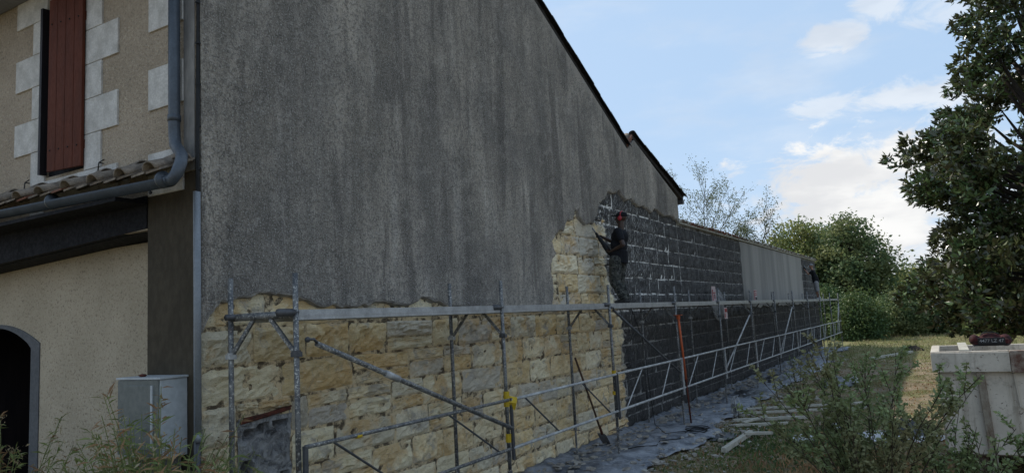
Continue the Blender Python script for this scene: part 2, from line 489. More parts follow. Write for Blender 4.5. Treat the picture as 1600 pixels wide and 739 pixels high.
# ================================================================= mesh helpers
class MB:
    def __init__(s):
        s.v, s.f = [], []

    def add(s, vs, fs):
        o = len(s.v)
        s.v += [tuple(p) for p in vs]
        s.f += [tuple(i + o for i in f) for f in fs]
        return s

    def box(s, lo, hi, mtx=None):
        (a, b, c), (d, e, f) = lo, hi
        vs = [Vector(p) for p in ((a, b, c), (d, b, c), (d, e, c), (a, e, c), (a, b, f), (d, b, f), (d, e, f), (a, e, f))]
        if mtx is not None:
            vs = [mtx @ p for p in vs]
        return s.add(vs, [(0, 3, 2, 1), (4, 5, 6, 7), (0, 1, 5, 4), (1, 2, 6, 5), (2, 3, 7, 6), (3, 0, 4, 7)])

    def bar(s, p0, p1, wd, ht, upv=(0, 0, 1)):
        p0, p1 = Vector(p0), Vector(p1)
        z = (p1 - p0).normalized()
        x = Vector(upv).cross(z)
        if x.length < 1e-4:
            x = Vector((1, 0, 0))
        x.normalize()
        y = z.cross(x)
        vs = []
        for p in (p0, p1):
            for a, b in ((-1, -1), (1, -1), (1, 1), (-1, 1)):
                vs.append(p + x * a * wd / 2 + y * b * ht / 2)
        return s.add(vs, [(3, 2, 1, 0), (4, 5, 6, 7), (0, 1, 5, 4), (1, 2, 6, 5), (2, 3, 7, 6), (3, 0, 4, 7)])

    def tube(s, pts, r, n=10, cap=True):
        pts = [Vector(p) for p in pts]
        rs = r if isinstance(r, (list, tuple)) else [r] * len(pts)
        vs, fs = [], []
        ref = None
        for i, p in enumerate(pts):
            t = (pts[min(i + 1, len(pts) - 1)] - pts[max(i - 1, 0)]).normalized()
            if ref is None:
                ref = t.orthogonal().normalized()
            else:
                ref = (ref - t * ref.dot(t))
                ref = ref.normalized() if ref.length > 1e-5 else t.orthogonal().normalized()
            b = t.cross(ref)
            for k in range(n):
                a = 2 * math.pi * k / n
                vs.append(p + (ref * math.cos(a) + b * math.sin(a)) * rs[i])
        for i in range(len(pts) - 1):
            for k in range(n):
                k2 = (k + 1) % n
                fs.append((i * n + k, i * n + k2, (i + 1) * n + k2, (i + 1) * n + k))
        if cap:
            fs.append(tuple(range(n - 1, -1, -1)))
            fs.append(tuple((len(pts) - 1) * n + k for k in range(n)))
        return s.add(vs, fs)

    def ball(s, c, r, n=10, m_=7, mtx=None):
        r = Vector(r) if isinstance(r, (tuple, list)) else Vector((r, r, r))
        c = Vector(c)
        vs, fs = [Vector((0, 0, -1))], []
        for i in range(1, m_):
            ph = -math.pi / 2 + math.pi * i / m_
            for k in range(n):
                a = 2 * math.pi * k / n
                vs.append(Vector((math.cos(ph) * math.cos(a), math.cos(ph) * math.sin(a), math.sin(ph))))
        vs.append(Vector((0, 0, 1)))
        for k in range(n):
            fs.append((0, 1 + (k + 1) % n, 1 + k))
            fs.append((len(vs) - 1, 1 + (m_ - 2) * n + k, 1 + (m_ - 2) * n + (k + 1) % n))
        for i in range(m_ - 2):
            for k in range(n):
                k2 = (k + 1) % n
                fs.append((1 + i * n + k, 1 + i * n + k2, 1 + (i + 1) * n + k2, 1 + (i + 1) * n + k))
        vs = [Vector((p.x * r.x, p.y * r.y, p.z * r.z)) for p in vs]
        if mtx is not None:
            vs = [mtx @ p for p in vs]
        return s.add([p + c for p in vs], fs)

    def prism(s, poly, lo, hi, axis='x'):
        """closed outline (a, b) pushed from lo to hi along an axis; x: (y,z), y: (x,z), z: (x,y)"""
        n = len(poly)
        mk = {'x': lambda a, b, t: (t, a, b), 'y': lambda a, b, t: (a, t, b), 'z': lambda a, b, t: (a, b, t)}[axis]
        vs = [mk(a, b, lo) for a, b in poly] + [mk(a, b, hi) for a, b in poly]
        fs = [tuple(range(n - 1, -1, -1)), tuple(range(n, 2 * n))] + [(i, (i + 1) % n, n + (i + 1) % n, n + i) for i in range(n)]
        return s.add(vs, fs)

    def mesh(s, name):
        me = bpy.data.meshes.new(name)
        me.from_pydata(s.v, [], s.f)
        me.validate()
        bm = bmesh.new()
        bm.from_mesh(me)
        bmesh.ops.recalc_face_normals(bm, faces=bm.faces)
        bm.to_mesh(me)
        bm.free()
        return me

    def build(s, name, material, parent=None, smooth=False, bevel=0, loc=None):
        me = s.mesh(name)
        return link(name, me, material, parent, smooth, bevel, loc)


def link(name, me, material=None, parent=None, smooth=False, bevel=0, loc=None):
    if material is not None and not me.materials:
        me.materials.append(M[material] if isinstance(material, str) else material)
    if smooth:
        me.polygons.foreach_set('use_smooth', [True] * len(me.polygons))
        me.update()
    o = bpy.data.objects.new(name, me)
    col.objects.link(o)
    if parent is not None:
        o.parent = parent
        o.matrix_parent_inverse = world_of(parent).inverted()
    if loc is not None:
        o.location = loc
    if bevel:
        b = o.modifiers.new('bevel', 'BEVEL')
        b.width = bevel
        b.segments = 2
        b.limit_method = 'ANGLE'
        b.harden_normals = False
    return o


def world_of(o):
    m_ = Matrix.LocRotScale(o.location, o.rotation_euler, o.scale)
    if o.parent:
        return world_of(o.parent) @ o.matrix_parent_inverse @ m_
    return m_


def tag(o, label, cat, group=None, kind=None):
    if label:
        o['label'] = label
    if cat:
        o['category'] = cat
    if group:
        o['group'] = group
    if kind:
        o['kind'] = kind
    return o


def thing(name, label, cat, loc=(0, 0, 0), rz=0, group=None):
    o = bpy.data.objects.new(name, None)
    o.empty_display_size = .2
    col.objects.link(o)
    o.location = loc
    o.rotation_euler = (0, 0, rz)
    return tag(o, label, cat, group)


def np_mesh(name, verts, nv):
    """verts: (n*nv,3) array, every nv verts one polygon"""
    verts = np.asarray(verts, dtype=np.float32).reshape(-1, 3)
    n = len(verts) // nv
    me = bpy.data.meshes.new(name)
    me.vertices.add(len(verts))
    me.vertices.foreach_set('co', verts.ravel())
    me.loops.add(n * nv)
    me.loops.foreach_set('vertex_index', np.arange(n * nv, dtype=np.int32))
    me.polygons.add(n)
    me.polygons.foreach_set('loop_start', np.arange(0, n * nv, nv, dtype=np.int32))
    try:
        me.polygons.foreach_set('loop_total', np.full(n, nv, dtype=np.int32))
    except Exception:
        pass
    me.update(calc_edges=True)
    return me


def leaf_mesh(name, P, D, L, W, fold=.25, droop=0.0):
    """leaves as rhomb of two triangles folded on the midrib. P base points, D directions, L, W sizes"""
    n = len(P)
    D = D / np.maximum(np.linalg.norm(D, axis=1, keepdims=True), 1e-6)
    rv = rng.normal(size=(n, 3))
    S = np.cross(D, rv)
    S /= np.maximum(np.linalg.norm(S, axis=1, keepdims=True), 1e-6)
    N = np.cross(D, S)
    L = np.asarray(L).reshape(-1, 1) * np.ones((n, 1))
    W = np.asarray(W).reshape(-1, 1) * np.ones((n, 1))
    a = P
    tip = P + D * L - np.array([0, 0, 1.]) * droop * L
    midl = P + D * L * .45 + S * W * .5 + N * W * fold
    midr = P + D * L * .45 - S * W * .5 + N * W * fold
    tri = np.stack([a, midl, tip, a, tip, midr], axis=1).reshape(-1, 3)
    # share nothing: two triangles per leaf, joined to one island through a quad when flat
    quad = np.stack([a, midl, tip, midr], axis=1).reshape(-1, 3)
    return np_mesh(name, quad, 4)


def fbm(x, y, z=0., o=4):
    return noise.fractal(Vector((x, y, z)), 1.0, 2.0, o)


# ================================================================= ground
def ground():
    xs = np.concatenate([-np.geomspace(600, 12, 16), np.arange(-10, 14, .22), np.geomspace(14, 600, 18)])
    ys = np.concatenate([-np.geomspace(500, 3, 12), np.arange(-2, 50, .28), np.geomspace(50, 900, 22)])
    vs, fs = [], []
    for y in ys:
        for x in xs:
            z = 0
            if -10 < x < 14 and 0 < y < 50:
                k = min(1, max(0, (x - 1.9) / .6))
                z = k * .05 * fbm(x * .7, y * .7, 3) + k * .02 * fbm(x * 4, y * 4, 1) - .012
            vs.append((x, y, z))
    nx = len(xs)
    for j in range(len(ys) - 1):
        for i in range(nx - 1):
            a = j * nx + i
            fs.append((a, a + 1, a + nx + 1, a + nx))
    o = MB().add(vs, fs).build('ground', 'ground', smooth=True)
    o['kind'] = 'structure'


ground()

# ================================================================= the stone house
house = thing('stone_house', 'tall stone and render house with a weathered grey gable wall and a shuttered beige front', 'house', (0, 4.4, 0))
PITCH = .375
Z0 = 2.19 - 6 * PITCH        # first joint near the ground (-.06)

# core of the gable wall (mortar shows in the joints)
gable = [(4.455, -.1), (19.42, -.1), (19.42, 5.62), (16.35, 6.66), (15.85, 6.36), (9.2, 9.63), (4.455, 6.70)]
gable[0] = (5.545, -.1)
gable[-1] = (5.545, 7.40)
MB().prism(gable, -.45, -.03).build('wall_core', 'mortar', house)
MB().box((-.45, 4.455, -.1), (-.03, 4.875, 7.05)).prism([(4.8751, 1.64), (5.5449, 1.64), (5.5449, 7.35), (4.8751, 7.06)], -.45, -.0305).box((-.45, 4.8751, -.1), (-.25, 5.5449, 1.639)).build('wall_core', 'mortar', house)
# other walls closing the volume
w_ = MB().prism([(-9, -.1), (-6.0, -.1), (-6.0, 3.6), (-.76, 3.6), (-.46, 3.6), (-.46, 6.76), (-9, 6.76)], 4.45, 4.8, 'y')
w_.build('front_wall_core', 'old_plaster', house)
MB().box((-9, 19.0, -.1), (-.46, 19.4, 5.6)).build('rear_wall', 'old_plaster', house)
MB().box((-9.3, 4.45, -.1), (-9.0, 19.4, 6.6)).build('side_wall', 'old_plaster', house)


def roof_slab(y0, z0, y1, z1, name='roof', x0=-9.6, x1=.03, t=.10, mt='tile_dark'):
    return MB().add([(x0, y0, z0), (x1, y0, z0), (x1, y1, z1), (x0, y1, z1), (x0, y0, z0 + t), (x1, y0, z0 + t), (x1, y1, z1 + t), (x0, y1, z1 + t)],
                    [(3, 2, 1, 0), (4, 5, 6, 7), (0, 1, 5, 4), (1, 2, 6, 5), (2, 3, 7, 6), (3, 0, 4, 7)]).build(name, mt, house)


roof_slab(3.7, 6.76, 9.2, 9.66)
roof_slab(9.2, 9.66, 15.92, 6.36)
roof_slab(16.33, 6.69, 20.05, 5.60)
roof_slab(15.92, 6.36, 16.33, 6.69, mt='tile_red')
MB().box((-9.6, 3.72, 6.70), (.02, 4.38, 6.74)).build('soffit_board', 'soffit_grey', house)


# verge tiles: overlapping barrel tiles down each sloping edge of the gable
def half_tile(p0, p1, r0_, r1_, up_=(0, 0, 1), t=.014, n=7):
    p0, p1 = Vector(p0), Vector(p1)
    ax = (p1 - p0).normalized()
    sd = ax.cross(Vector(up_)).normalized()
    uu = sd.cross(ax).normalized()
    if uu.z < 0:
        uu = -uu
    vs, fs = [], []
    for p, r in ((p0, r0_), (p1, r1_)):
        for rr in (r, r - t):
            for k in range(n):
                a = math.pi * k / (n - 1)
                vs.append(p + sd * math.cos(a) * rr + uu * math.sin(a) * rr * .8)
    for k in range(n - 1):
        fs += [(k, k + 1, 2 * n + k + 1, 2 * n + k), (n + k, 3 * n + k, 3 * n + k + 1, n + k + 1),
               (k, n + k, n + k + 1, k + 1), (2 * n + k, 2 * n + k + 1, 3 * n + k + 1, 3 * n + k)]
    fs += [(0, 2 * n, 3 * n, n), (n - 1, 2 * n - 1, 4 * n - 1, 3 * n - 1)]
    return vs, fs


def verge(ya, za, yb, zb, x=.02, step=.36, matn='tile_dark'):
    L = math.hypot(yb - ya, zb - za)
    n = max(1, int(L / step))
    s_ = Vector((0, (yb - ya) / n, (zb - za) / n))
    ln = math.hypot(s_.y, s_.z)
    du = s_.normalized()
    proto = None
    for i in range(n):
        p = Vector((x, ya, za)) + s_ * i
        if proto is None:
            vs, fs = half_tile(Vector((0, 0, .055)), du * (ln * 1.22) + Vector((0, 0, -.005)), .085, .108, Vector((0, -du.z, du.y)))
            proto = MB().add(vs, fs).mesh('verge_tile')
            proto.materials.append(M[matn])
        o = link('verge_tile', proto, None, house, True)
        o.location = p + Vector((random.uniform(-.008, .008), 0, random.uniform(-.008, .012)))
        o.rotation_euler = (random.uniform(-.03, .03), 0, random.uniform(-.04, .04))


def fix_local(o):
    pass


verge(9.2, 9.74, 15.92, 6.45)
verge(16.33, 6.77, 20.05, 5.69)
for k in range(4):
    for j in range(2):
        vs, fs = half_tile((-.12 - .21 * k, 16.36 - .17 * j * 1.2, 6.79 - .13 * j * 1.2), (-.12 - .21 * k, 16.36 - .17 * (j + 1.35), 6.79 - .13 * (j + 1.35)), .09, .10)
        MB().add(vs, fs).build('roof_tile', 'tile_red' if (k + j) % 2 else 'tile', house, True)
MB().box((-.3, 20.0, 5.50), (.03, 20.12, 5.62)).build('eave_gutter', 'dark_steel', house)

# ---- render coat with a broken lower edge (real thickness, hides the stones behind it)
key = [(4.42, 2.55), (4.48, 2.66), (4.64, 2.84), (4.94, 2.89), (5.22, 2.94), (5.57, 2.92), (5.75, 2.85), (5.96, 2.79), (6.4, 2.78), (6.75, 2.79), (6.97, 2.85), (7.3, 2.80), (7.55, 2.77),
       (7.81, 2.88), (8.1, 2.86), (8.32, 2.78), (8.9, 2.72), (9.8, 2.70), (10.9, 2.70), (11.55, 2.66), (11.66, 3.0), (11.62, 3.45), (11.85, 3.66), (11.72, 3.9), (12.0, 4.08), (12.25, 4.15), (12.42, 4.38), (12.62, 4.36), (12.78, 4.60), (12.98, 4.66),
       (13.05, 4.45), (13.35, 4.36), (13.7, 4.42), (13.86, 4.62), (13.98, 4.86), (14.3, 4.98), (14.62, 5.24), (14.9, 5.19), (15.2, 5.28), (15.55, 5.10), (15.98, 5.20), (16.35, 5.03), (16.7, 5.12), (17.2, 5.0), (17.7, 5.12), (18.2, 5.0), (18.8, 5.08), (19.42, 4.93)]
edge = []
for i in range(len(key) - 1):
    (a, b), (c_, d_) = key[i], key[i + 1]
    n = max(2, int(math.hypot(c_ - a, d_ - b) / .045))
    for k in range(n):
        t = k / n
        y, z = a + (c_ - a) * t, b + (d_ - b) * t
        amp = .03 if y < 11.5 else .055
        edge.append((y + amp * fbm(y * 5, z * 5, 7), z + amp * fbm(y * 6, z * 6, 2)))
edge.append(key[-1])
outl = edge + [(19.42, 5.60), (16.35, 6.645), (15.85, 6.34), (9.2, 9.61), (4.42, 7.02)]
bm = bmesh.new()
vs = [bm.verts.new((.056, y, z)) for y, z in outl]
f = bm.faces.new(vs)
r_ = bmesh.ops.extrude_face_region(bm, geom=[f])
bmesh.ops.translate(bm, vec=(-.080, 0, 0), verts=[e for e in r_['geom'] if isinstance(e, bmesh.types.BMVert)])
bmesh.ops.recalc_face_normals(bm, faces=bm.faces)
bmesh.ops.triangulate(bm, faces=bm.faces, quad_method='BEAUTY', ngon_method='EAR_CLIP')
me = bpy.data.meshes.new('render_coat')
bm.to_mesh(me)
bm.free()
link('render_coat', me, 'render', house)['label'] = 'grey weathered roughcast coat with a broken lower edge'


lv, lf = [], []
ne = len(edge)
for i in range(ne):
    a_, b_ = edge[max(i - 2, 0)], edge[min(i + 2, ne - 1)]
    tx_, tz_ = b_[0] - a_[0], b_[1] - a_[1]
    l_ = math.hypot(tx_, tz_) or 1
    nx_, nz_ = tz_ / l_, -tx_ / l_
    wl = .018 + .05 * abs(fbm(edge[i][0] * 4, edge[i][1] * 4, 5)) + .012 * random.random()
    lv += [(.0535, edge[i][0] - nx_ * .012, edge[i][1] - nz_ * .012), (.034 + .012 * random.random(), edge[i][0] + nx_ * wl * .5, edge[i][1] + nz_ * wl * .5), (-.028, edge[i][0] + nx_ * wl, edge[i][1] + nz_ * wl)]
for i in range(ne - 1):
    for k in range(2):
        lf.append((i * 3 + k, i * 3 + k + 1, i * 3 + k + 4, i * 3 + k + 3))
MB().add(lv, lf).build('broken_lip', 'lip', house)['label'] = 'paler broken edge of the render coat'


def edge_z(y):
    """height of the render's broken edge above a point of the wall"""
    best = 99
    for i in range(len(key) - 1):
        (a, b), (c_, d_) = key[i], key[i + 1]
        if min(a, c_) <= y <= max(a, c_) and abs(c_ - a) > 1e-3:
            best = min(best, b + (d_ - b) * (y - a) / (c_ - a)) if best < 99 else b + (d_ - b) * (y - a) / (c_ - a)
    return best if best < 99 else 2.7


# ---- stone blocks
def stone_template(k, relief, nu=16, nv=10, aspect=1.9):
    rs = random.Random(100 + k)
    ox, oy = rs.uniform(0, 50), rs.uniform(0, 50)
    vs, fs = [], []
    for j in range(nv):
        for i in range(nu):
            u, v = i / (nu - 1) - .5, j / (nv - 1) - .5
            e = min(.5 - abs(u), (.5 - abs(v)))
            ed = min(1, e / .13)
            h = relief * (.25 + .75 * ed) * (.55 + .9 * fbm(u * aspect * 2.3 + ox, v * 2.3 + oy, k) + .5 * fbm(u * aspect * 6 + ox, v * 6 + oy, k) - .55 * abs(fbm(u * aspect * 3.5 + oy, v * 3.5 + ox, k + 9)) + .3 * fbm(u * aspect * 13 + ox, v * 13, k))
            if e < .01:
                h = -.25 * relief
            ju, jv = 0, 0
            if i in (0, nu - 1):
                ju = .015 * fbm(v * 5, ox, 1)
            if j in (0, nv - 1):
                jv = .03 * fbm(u * 6, oy, 2)
            if 0 < i < nu - 1 and 0 < j < nv - 1:
                ju = rs.uniform(-.25, .25) / nu
                jv = rs.uniform(-.25, .25) / nv
            vs.append((h, u + ju, v + jv))
    for j in range(nv - 1):
        for i in range(nu - 1):
            a = j * nu + i
            fs.append((a, a + 1, a + nu + 1, a + nu) if True else None)
    # sides down to the back
    ring = [i for i in range(nu)] + [j * nu + nu - 1 for j in range(1, nv)] + [(nv - 1) * nu + i for i in range(nu - 2, -1, -1)] + [j * nu for j in range(nv - 2, 0, -1)]
    b0 = len(vs)
    for i in ring:
        vs.append((-.06, vs[i][1], vs[i][2]))
    n = len(ring)
    for k2 in range(n):
        fs.append((ring[k2], b0 + k2, b0 + (k2 + 1) % n, ring[(k2 + 1) % n]))
    me = MB().add(vs, fs).mesh('stone')
    me.materials.append(M['stone'])
    return me


ROUGH = [stone_template(k, .055) for k in range(12)]
FLAT = [stone_template(k + 40, .022, 9, 6) for k in range(8)]
FARS = [stone_template(k + 80, .022, 4, 3) for k in range(3)]
YEL = [(.84, .69, .43), (.88, .76, .51), (.80, .61, .33), (.76, .67, .49), (.86, .73, .48), (.62, .55, .44), (.84, .67, .40), (.56, .50, .42), (.80, .60, .31), (.86, .75, .53)]


def place_stone(y0, y1, z0, z1, rough, parent, far=False, yellow=True):
    me = random.choice(ROUGH if rough else (FARS if far else FLAT))
    o = link('stone', me, None, None)
    gp = random.uniform(.008, .024) if rough else random.uniform(.014, .040)
    hid = rough and z1 > edge_z((y0 + y1) / 2) - .02
    o.location = (random.uniform(-.030, -.012) - (.012 if hid else 0) if rough else -.020, (y0 + y1) / 2, (z0 + z1) / 2)
    o.scale = (.55 if hid else 1, y1 - y0 - gp, z1 - z0 - gp)
    o.rotation_euler = (random.uniform(-.006, .006), random.uniform(-.02, .02), random.uniform(-.012, .012))
    if rough:
        o.rotation_euler.x = random.uniform(-.022, .022)
    c = random.choice(YEL)
    k = random.uniform(.85, 1.12)
    o.color = (c[0] * k, c[1] * k, c[2] * k, 1)
    o.parent = parent
    o.matrix_parent_inverse = Matrix.Translation(-parent.location)
    return o


HOLE = (4.86, 5.56, .35, 1.70)     # blocked-up opening
n_stone = 0
for row in range(15):
    z0 = Z0 + row * PITCH
    z1 = z0 + PITCH
    if z0 > 5.2:
        break
    y = 4.44 - random.uniform(0, .0)
    while y < 19.38:
        ln = random.uniform(.55, 1.15) if y < 14.6 else random.uniform(.5, .95)
        y2 = y + ln
        if 19.42 - y2 < .3:
            y2 = 19.41
        # leave what the render hides
        need = z0 < max(edge_z(min(max(y, 4.45), 19.4)), edge_z(min(max((y + y2) / 2, 4.45), 19.4)), edge_z(min(y2, 19.4))) + .12
        if y2 < 11.4 and z0 > 2.95:
            need = False
        if need:
            segs = [(y, y2, z0, z1)]
            # cut round the blocked opening
            if z0 < HOLE[3] and z1 > HOLE[2] and y < HOLE[1] and y2 > HOLE[0]:
                segs = []
                if y < HOLE[0] - .1:
                    segs.append((y, HOLE[0], z0, z1))
                if y2 > HOLE[1] + .1:
                    segs.append((HOLE[1], y2, z0, z1))
                if z1 > HOLE[3] + .06:
                    segs.append((max(y, HOLE[0]), min(y2, HOLE[1]), HOLE[3] + .03, z1))
            for s_ in segs:
                if s_[1] - s_[0] > .12:
                    # now and then a tall block is split into two thin ones
                    if y < 14.5 and random.random() < .14:
                        zm = (s_[2] + s_[3]) / 2 + random.uniform(-.05, .05)
                        place_stone(s_[0], s_[1], s_[2], zm, True, house)
                        place_stone(s_[0], s_[1], zm, s_[3], True, house)
                        n_stone += 2
                    else:
                        jz = random.uniform(-.012, .012)
                        place_stone(s_[0], s_[1], s_[2] + jz, s_[3] + jz, y < 14.5, house)
                        n_stone += 1
        y = y2

# blocked-up opening: hollow blocks smeared with cement, rusty lintel above
bo = []
nu, nv = 22, 40
for j in range(nv):
    for i in range(nu):
        y = HOLE[0] + .01 + (HOLE[1] - HOLE[0] - .02) * i / (nu - 1)
        z = .2 + (HOLE[3] - .23) * j / (nv - 1)
        h = -.030 + .035 * fbm(y * 5, z * 5, 9) + .015 * fbm(y * 16, z * 16, 4)
        for (cy, cz, ry, rz_) in ((5.02, 1.50, .05, .035), (5.17, 1.545, .06, .035), (5.36, 1.56, .055, .038), (5.47, 1.575, .03, .025), (4.99, 1.17, .05, .055), (5.45, .95, .07, .09), (5.05, .86, .04, .04), (5.3, .83, .08, .04)):
            q_ = ((y - cy) / ry) ** 2 + ((z - cz) / rz_) ** 2
            if q_ < 1.5:
                h = min(h, -.17)
        bo.append((h, y, z))
MB().add(bo, [(j * nu + i, j * nu + i + 1, (j + 1) * nu + i + 1, (j + 1) * nu + i) for j in range(nv - 1) for i in range(nu - 1)]).build('blocked_opening', 'cement', house)['label'] = 'small opening walled up with hollow blocks and grey cement'
MB().tube([(-.01, 4.90, 1.63), (.0, 5.1, 1.655), (.005, 5.3, 1.675), (0, 5.52, 1.70)], [.016, .022, .018, .02], 7).build('lintel_bar', 'rust', house)
MB().tube([(.0, 4.93, 1.665), (.012, 5.2, 1.68), (.0, 5.54, 1.72)], [.012, .014, .012], 6).build('lintel_bar', 'rust', house)
MB().box((-.08, 4.86, 1.60), (-.015, 5.56, 1.645)).build('lintel', 'cement', house)

# ---- front wall (facing -Y)
FY = 4.40
MB().prism([(-9, 3.60), (-2.72, 3.60), (-2.72, 4.02), (-2.72, 4.42), (-1.90, 4.42), (-1.90, 6.45), (-1.60, 6.45), (-.005, 6.45), (-.005, 3.60), (-1.8, 3.60), (-2.72, 3.60), (-9, 3.60)][:0] or
           [(-9, 3.60), (-.765, 3.60), (-.765, 4.102), (-.005, 4.102), (-.005, 4.42), (-9, 4.42)], FY, FY + .05, 'y').build('front_render', 'roughcast', house)
MB().box((-9, FY, 4.42), (-2.72, FY + .05, 6.76)).build('front_render', 'roughcast', house)
MB().box((-1.90, FY, 4.42), (-.005, FY + .05, 6.76)).build('front_render', 'roughcast', house)
MB().box((-2.72, FY + .001, 6.46), (-1.90, FY + .05, 6.76)).build('front_render', 'roughcast', house)
MB().box((-.17, FY - .008, 4.105), (-.004, FY - .001, 6.7)).build('corner_plaster', 'old_plaster', house)
# near-black panel for the shade in the window opening, and lintel beam over the porch
MB().box((-2.715, FY + .03, 4.43), (-1.905, FY + .048, 6.45)).build('recess_shade_panel', 'shade_black', house)
MB().box((-.76, FY + .0, -.1), (-.001, FY + .0495, 4.10)).build('pilaster_render', 'shaded_brown_plaster', house)
MB().box((-.76, FY + .05, -.1), (-.46, FY + .45, 3.60)).build('pilaster', 'shaded_brown_plaster', house)
MB().prism([(-9, 3.31), (-.765, 3.615), (-.765, 3.95), (-9, 3.95)], FY - .012, FY + .06, 'y').build('porch_beam', 'shade_black', house)
MB().prism([(-9, 3.30), (-.77, 3.605), (-.77, 3.66), (-9, 3.36)], FY + .0601, FY + .42, 'y').build('porch_ceiling', 'shade_black', house)
# arch wall, set back under the porch
AY = 4.80


def arch_top(x):
    return 2.80 - .27 * max(0, (x + 4.75) / 1.18) ** 2.2


ar = [(-.765, -.1), (-.765, 3.56), (-9, 3.56), (-9, -.1), (-6.0, -.1)]
xs = [-6.0 + (i / 24) * 2.43 for i in range(25)]
ar += [(x, arch_top(-9.5 - x) if x < -4.75 else arch_top(x)) for x in xs]
ar += [(-3.57, -.1)]
MB().prism(ar, AY, AY + .25, 'y').build('porch_wall', 'pale_roughcast', house)['label'] = 'pale beige roughcast porch wall with an arched doorway'
inn = [(x, (arch_top(-9.5 - x) if x < -4.75 else arch_top(x))) for x in xs]
vs, fs = [], []
pts = [(-3.57, -.1)] + [(x, z) for x, z in reversed(inn)]
for i, (x, z) in enumerate(pts):
    if i == 0 or x > -3.6:
        xi, zi = x - .20, z
    else:
        xi, zi = -4.75 + (x + 4.75) * .835, z - .045
    if i == 1:
        xi, zi = x - .20, z - .06
    for yy in (AY - .012, AY + .2):
        vs += [(x, yy, z), (xi, yy, zi)]
for i in range(len(pts) - 1):
    a, b = i * 4, (i + 1) * 4
    fs += [(a, a + 1, b + 1, b), (a + 2, b + 2, b + 3, a + 3), (a + 1, a + 3, b + 3, b + 1), (a, b, b + 2, a + 2)]
MB().add(vs, fs).build('doorway_trim', 'arch_trim', house)
dr = MB().box((-6.0, AY + 1.6, -.1), (-3.0, AY + 1.65, 3.3)).build('inner_door', 'dark_wood', house)
MB().box((-6.3, AY + .25, -.1), (-6.2, AY + 1.6, 3.3)).box((-3.1, AY + .25, -.1), (-3.0, AY + 1.6, 3.3)).box((-6.3, AY + .25, 3.0), (-3.0, AY + 1.6, 3.1)).build('passage', 'dark_wood', house)
for k in range(9):
    MB().box((-5.9 + k * .26, AY + 1.58, 0), (-5.9 + k * .26 + .235, AY + 1.599, 2.85)).build('plank', 'dark_wood', dr)

# painted quoins round the window and at the corner, each block its own piece
def quoin(x0, x1, z0, z1, t=.022):
    o = MB().box((x0, FY - t, z0 + .003), (x1, FY + .02, z1 - .003)).build('quoin', 'quoin', house, bevel=.005)
    return o


QZ = [4.38 + .4 * k for k in range(6)]
for k, z in enumerate(QZ):
    lng = (k % 2 == 1)
    quoin(-1.90, -1.28 if lng else -1.585, z, min(z + .4, 6.70))
    if k == 0:
        pass
    quoin(-3.42 if lng else -3.03, -2.722, z - .02, min(z + .38, 6.70))
quoin(-2.72, -1.60, 4.06, 4.376, .03)
quoin(-1.60, -1.28, 3.98, 4.376, .024)
quoin(-3.03, -2.722, 3.98, 4.355, .02)
for z in (3.93, 4.82, 5.66):
    quoin(-.735, -.172, z, z + .44, .02)

# shutters: right leaf ajar, four planks; left leaf standing out, seen almost edge-on
sl = thing('shutter', None, None, (-1.87, FY - .03, 4.43))
del_keys = [k for k in ('label', 'category') if k in sl]
sl.parent = house
sl.matrix_parent_inverse = Matrix.Translation(-house.location)
sl['label'] = 'red-brown louvre-less shutter leaf standing ajar'.replace('louvre-less ', 'plank ')
sl.rotation_euler = (0, 0, R(7))
for k in range(4):
    o = MB().box((-.58 + k * .143, -.035, 0), (-.58 + k * .143 + .138, 0.0, 2.02)).build('plank', 'shutter', None, bevel=.004)
    o.parent = sl
for z in (.24, 1.72):
    for x in (-.53, -.38, -.23, -.08):
        o = MB().ball((x, -.037, z), .010, 6, 4).build('bolt', 'black', None)
        o.parent = sl
o = MB().box((-.58, .002, .2), (-.01, .03, .30)).box((-.58, .002, 1.68), (-.01, .03, 1.78)).build('rail', 'shutter', None)
o.parent = sl
s2 = thing('shutter', None, None, (-2.715, FY - .03, 4.43))
s2.parent = house
s2.matrix_parent_inverse = Matrix.Translation(-house.location)
s2['label'] = 'dark shutter leaf folded edge-on at the left jamb'
for k in range(1):
    o = MB().box((-.035, -.05, .02), (.012, .03, 2.02)).build('plank', 'dark_wood', None)
    o.parent = s2
# shutter stays
for x, z in ((-1.50, 4.40), (-3.02, 4.40)):
    MB().tube([(x - .02, FY - .02, z), (x - .02, FY - .07, z + .005), (x + .08, FY - .075, z + .02)], .007, 5).tube([(x - .02, FY - .07, z + .005), (x - .03, FY - .075, z - .09), (x - .05, FY - .08, z - .12)], .007, 5).build('shutter_stay', 'black', house)

# canopy of old tiles over the porch
def gut_z(x):
    return 3.93 + (.05 - x) * .022


for i in range(11):
    x1 = .02 - i * .62
    x0 = x1 - .70
    dz = gut_z(x1) - 3.93
    vs, fs = half_tile((x1, 4.26, 4.13 + dz + .05), (x0, 4.26, 4.125 + dz), .100, .082, (0, 0, 1), .016, 8)
    o = MB().add(vs, fs).build('ridge_tile', 'tile', house, True)
    o.rotation_euler = (0, 0, 0)
for i in range(26):
    x1 = .03 - i * .235 + random.uniform(-.01, .01)
    dz = gut_z(x1) - 3.93
    a = random.uniform(-.012, .012)
    o = MB().add([(x1 - .23, 4.02, 4.03 + dz + a), (x1, 4.00, 4.035 + dz + a), (x1, 4.38, 4.20 + dz), (x1 - .23, 4.38, 4.20 + dz),
                  (x1 - .23, 4.02, 4.052 + dz + a), (x1, 4.00, 4.057 + dz + a), (x1, 4.38, 4.222 + dz), (x1 - .23, 4.38, 4.222 + dz)],
                 [(3, 2, 1, 0), (4, 5, 6, 7), (0, 1, 5, 4), (1, 2, 6, 5), (2, 3, 7, 6), (3, 0, 4, 7)]).build('canopy_tile', 'tile_red' if random.random() < .15 else 'tile', house)
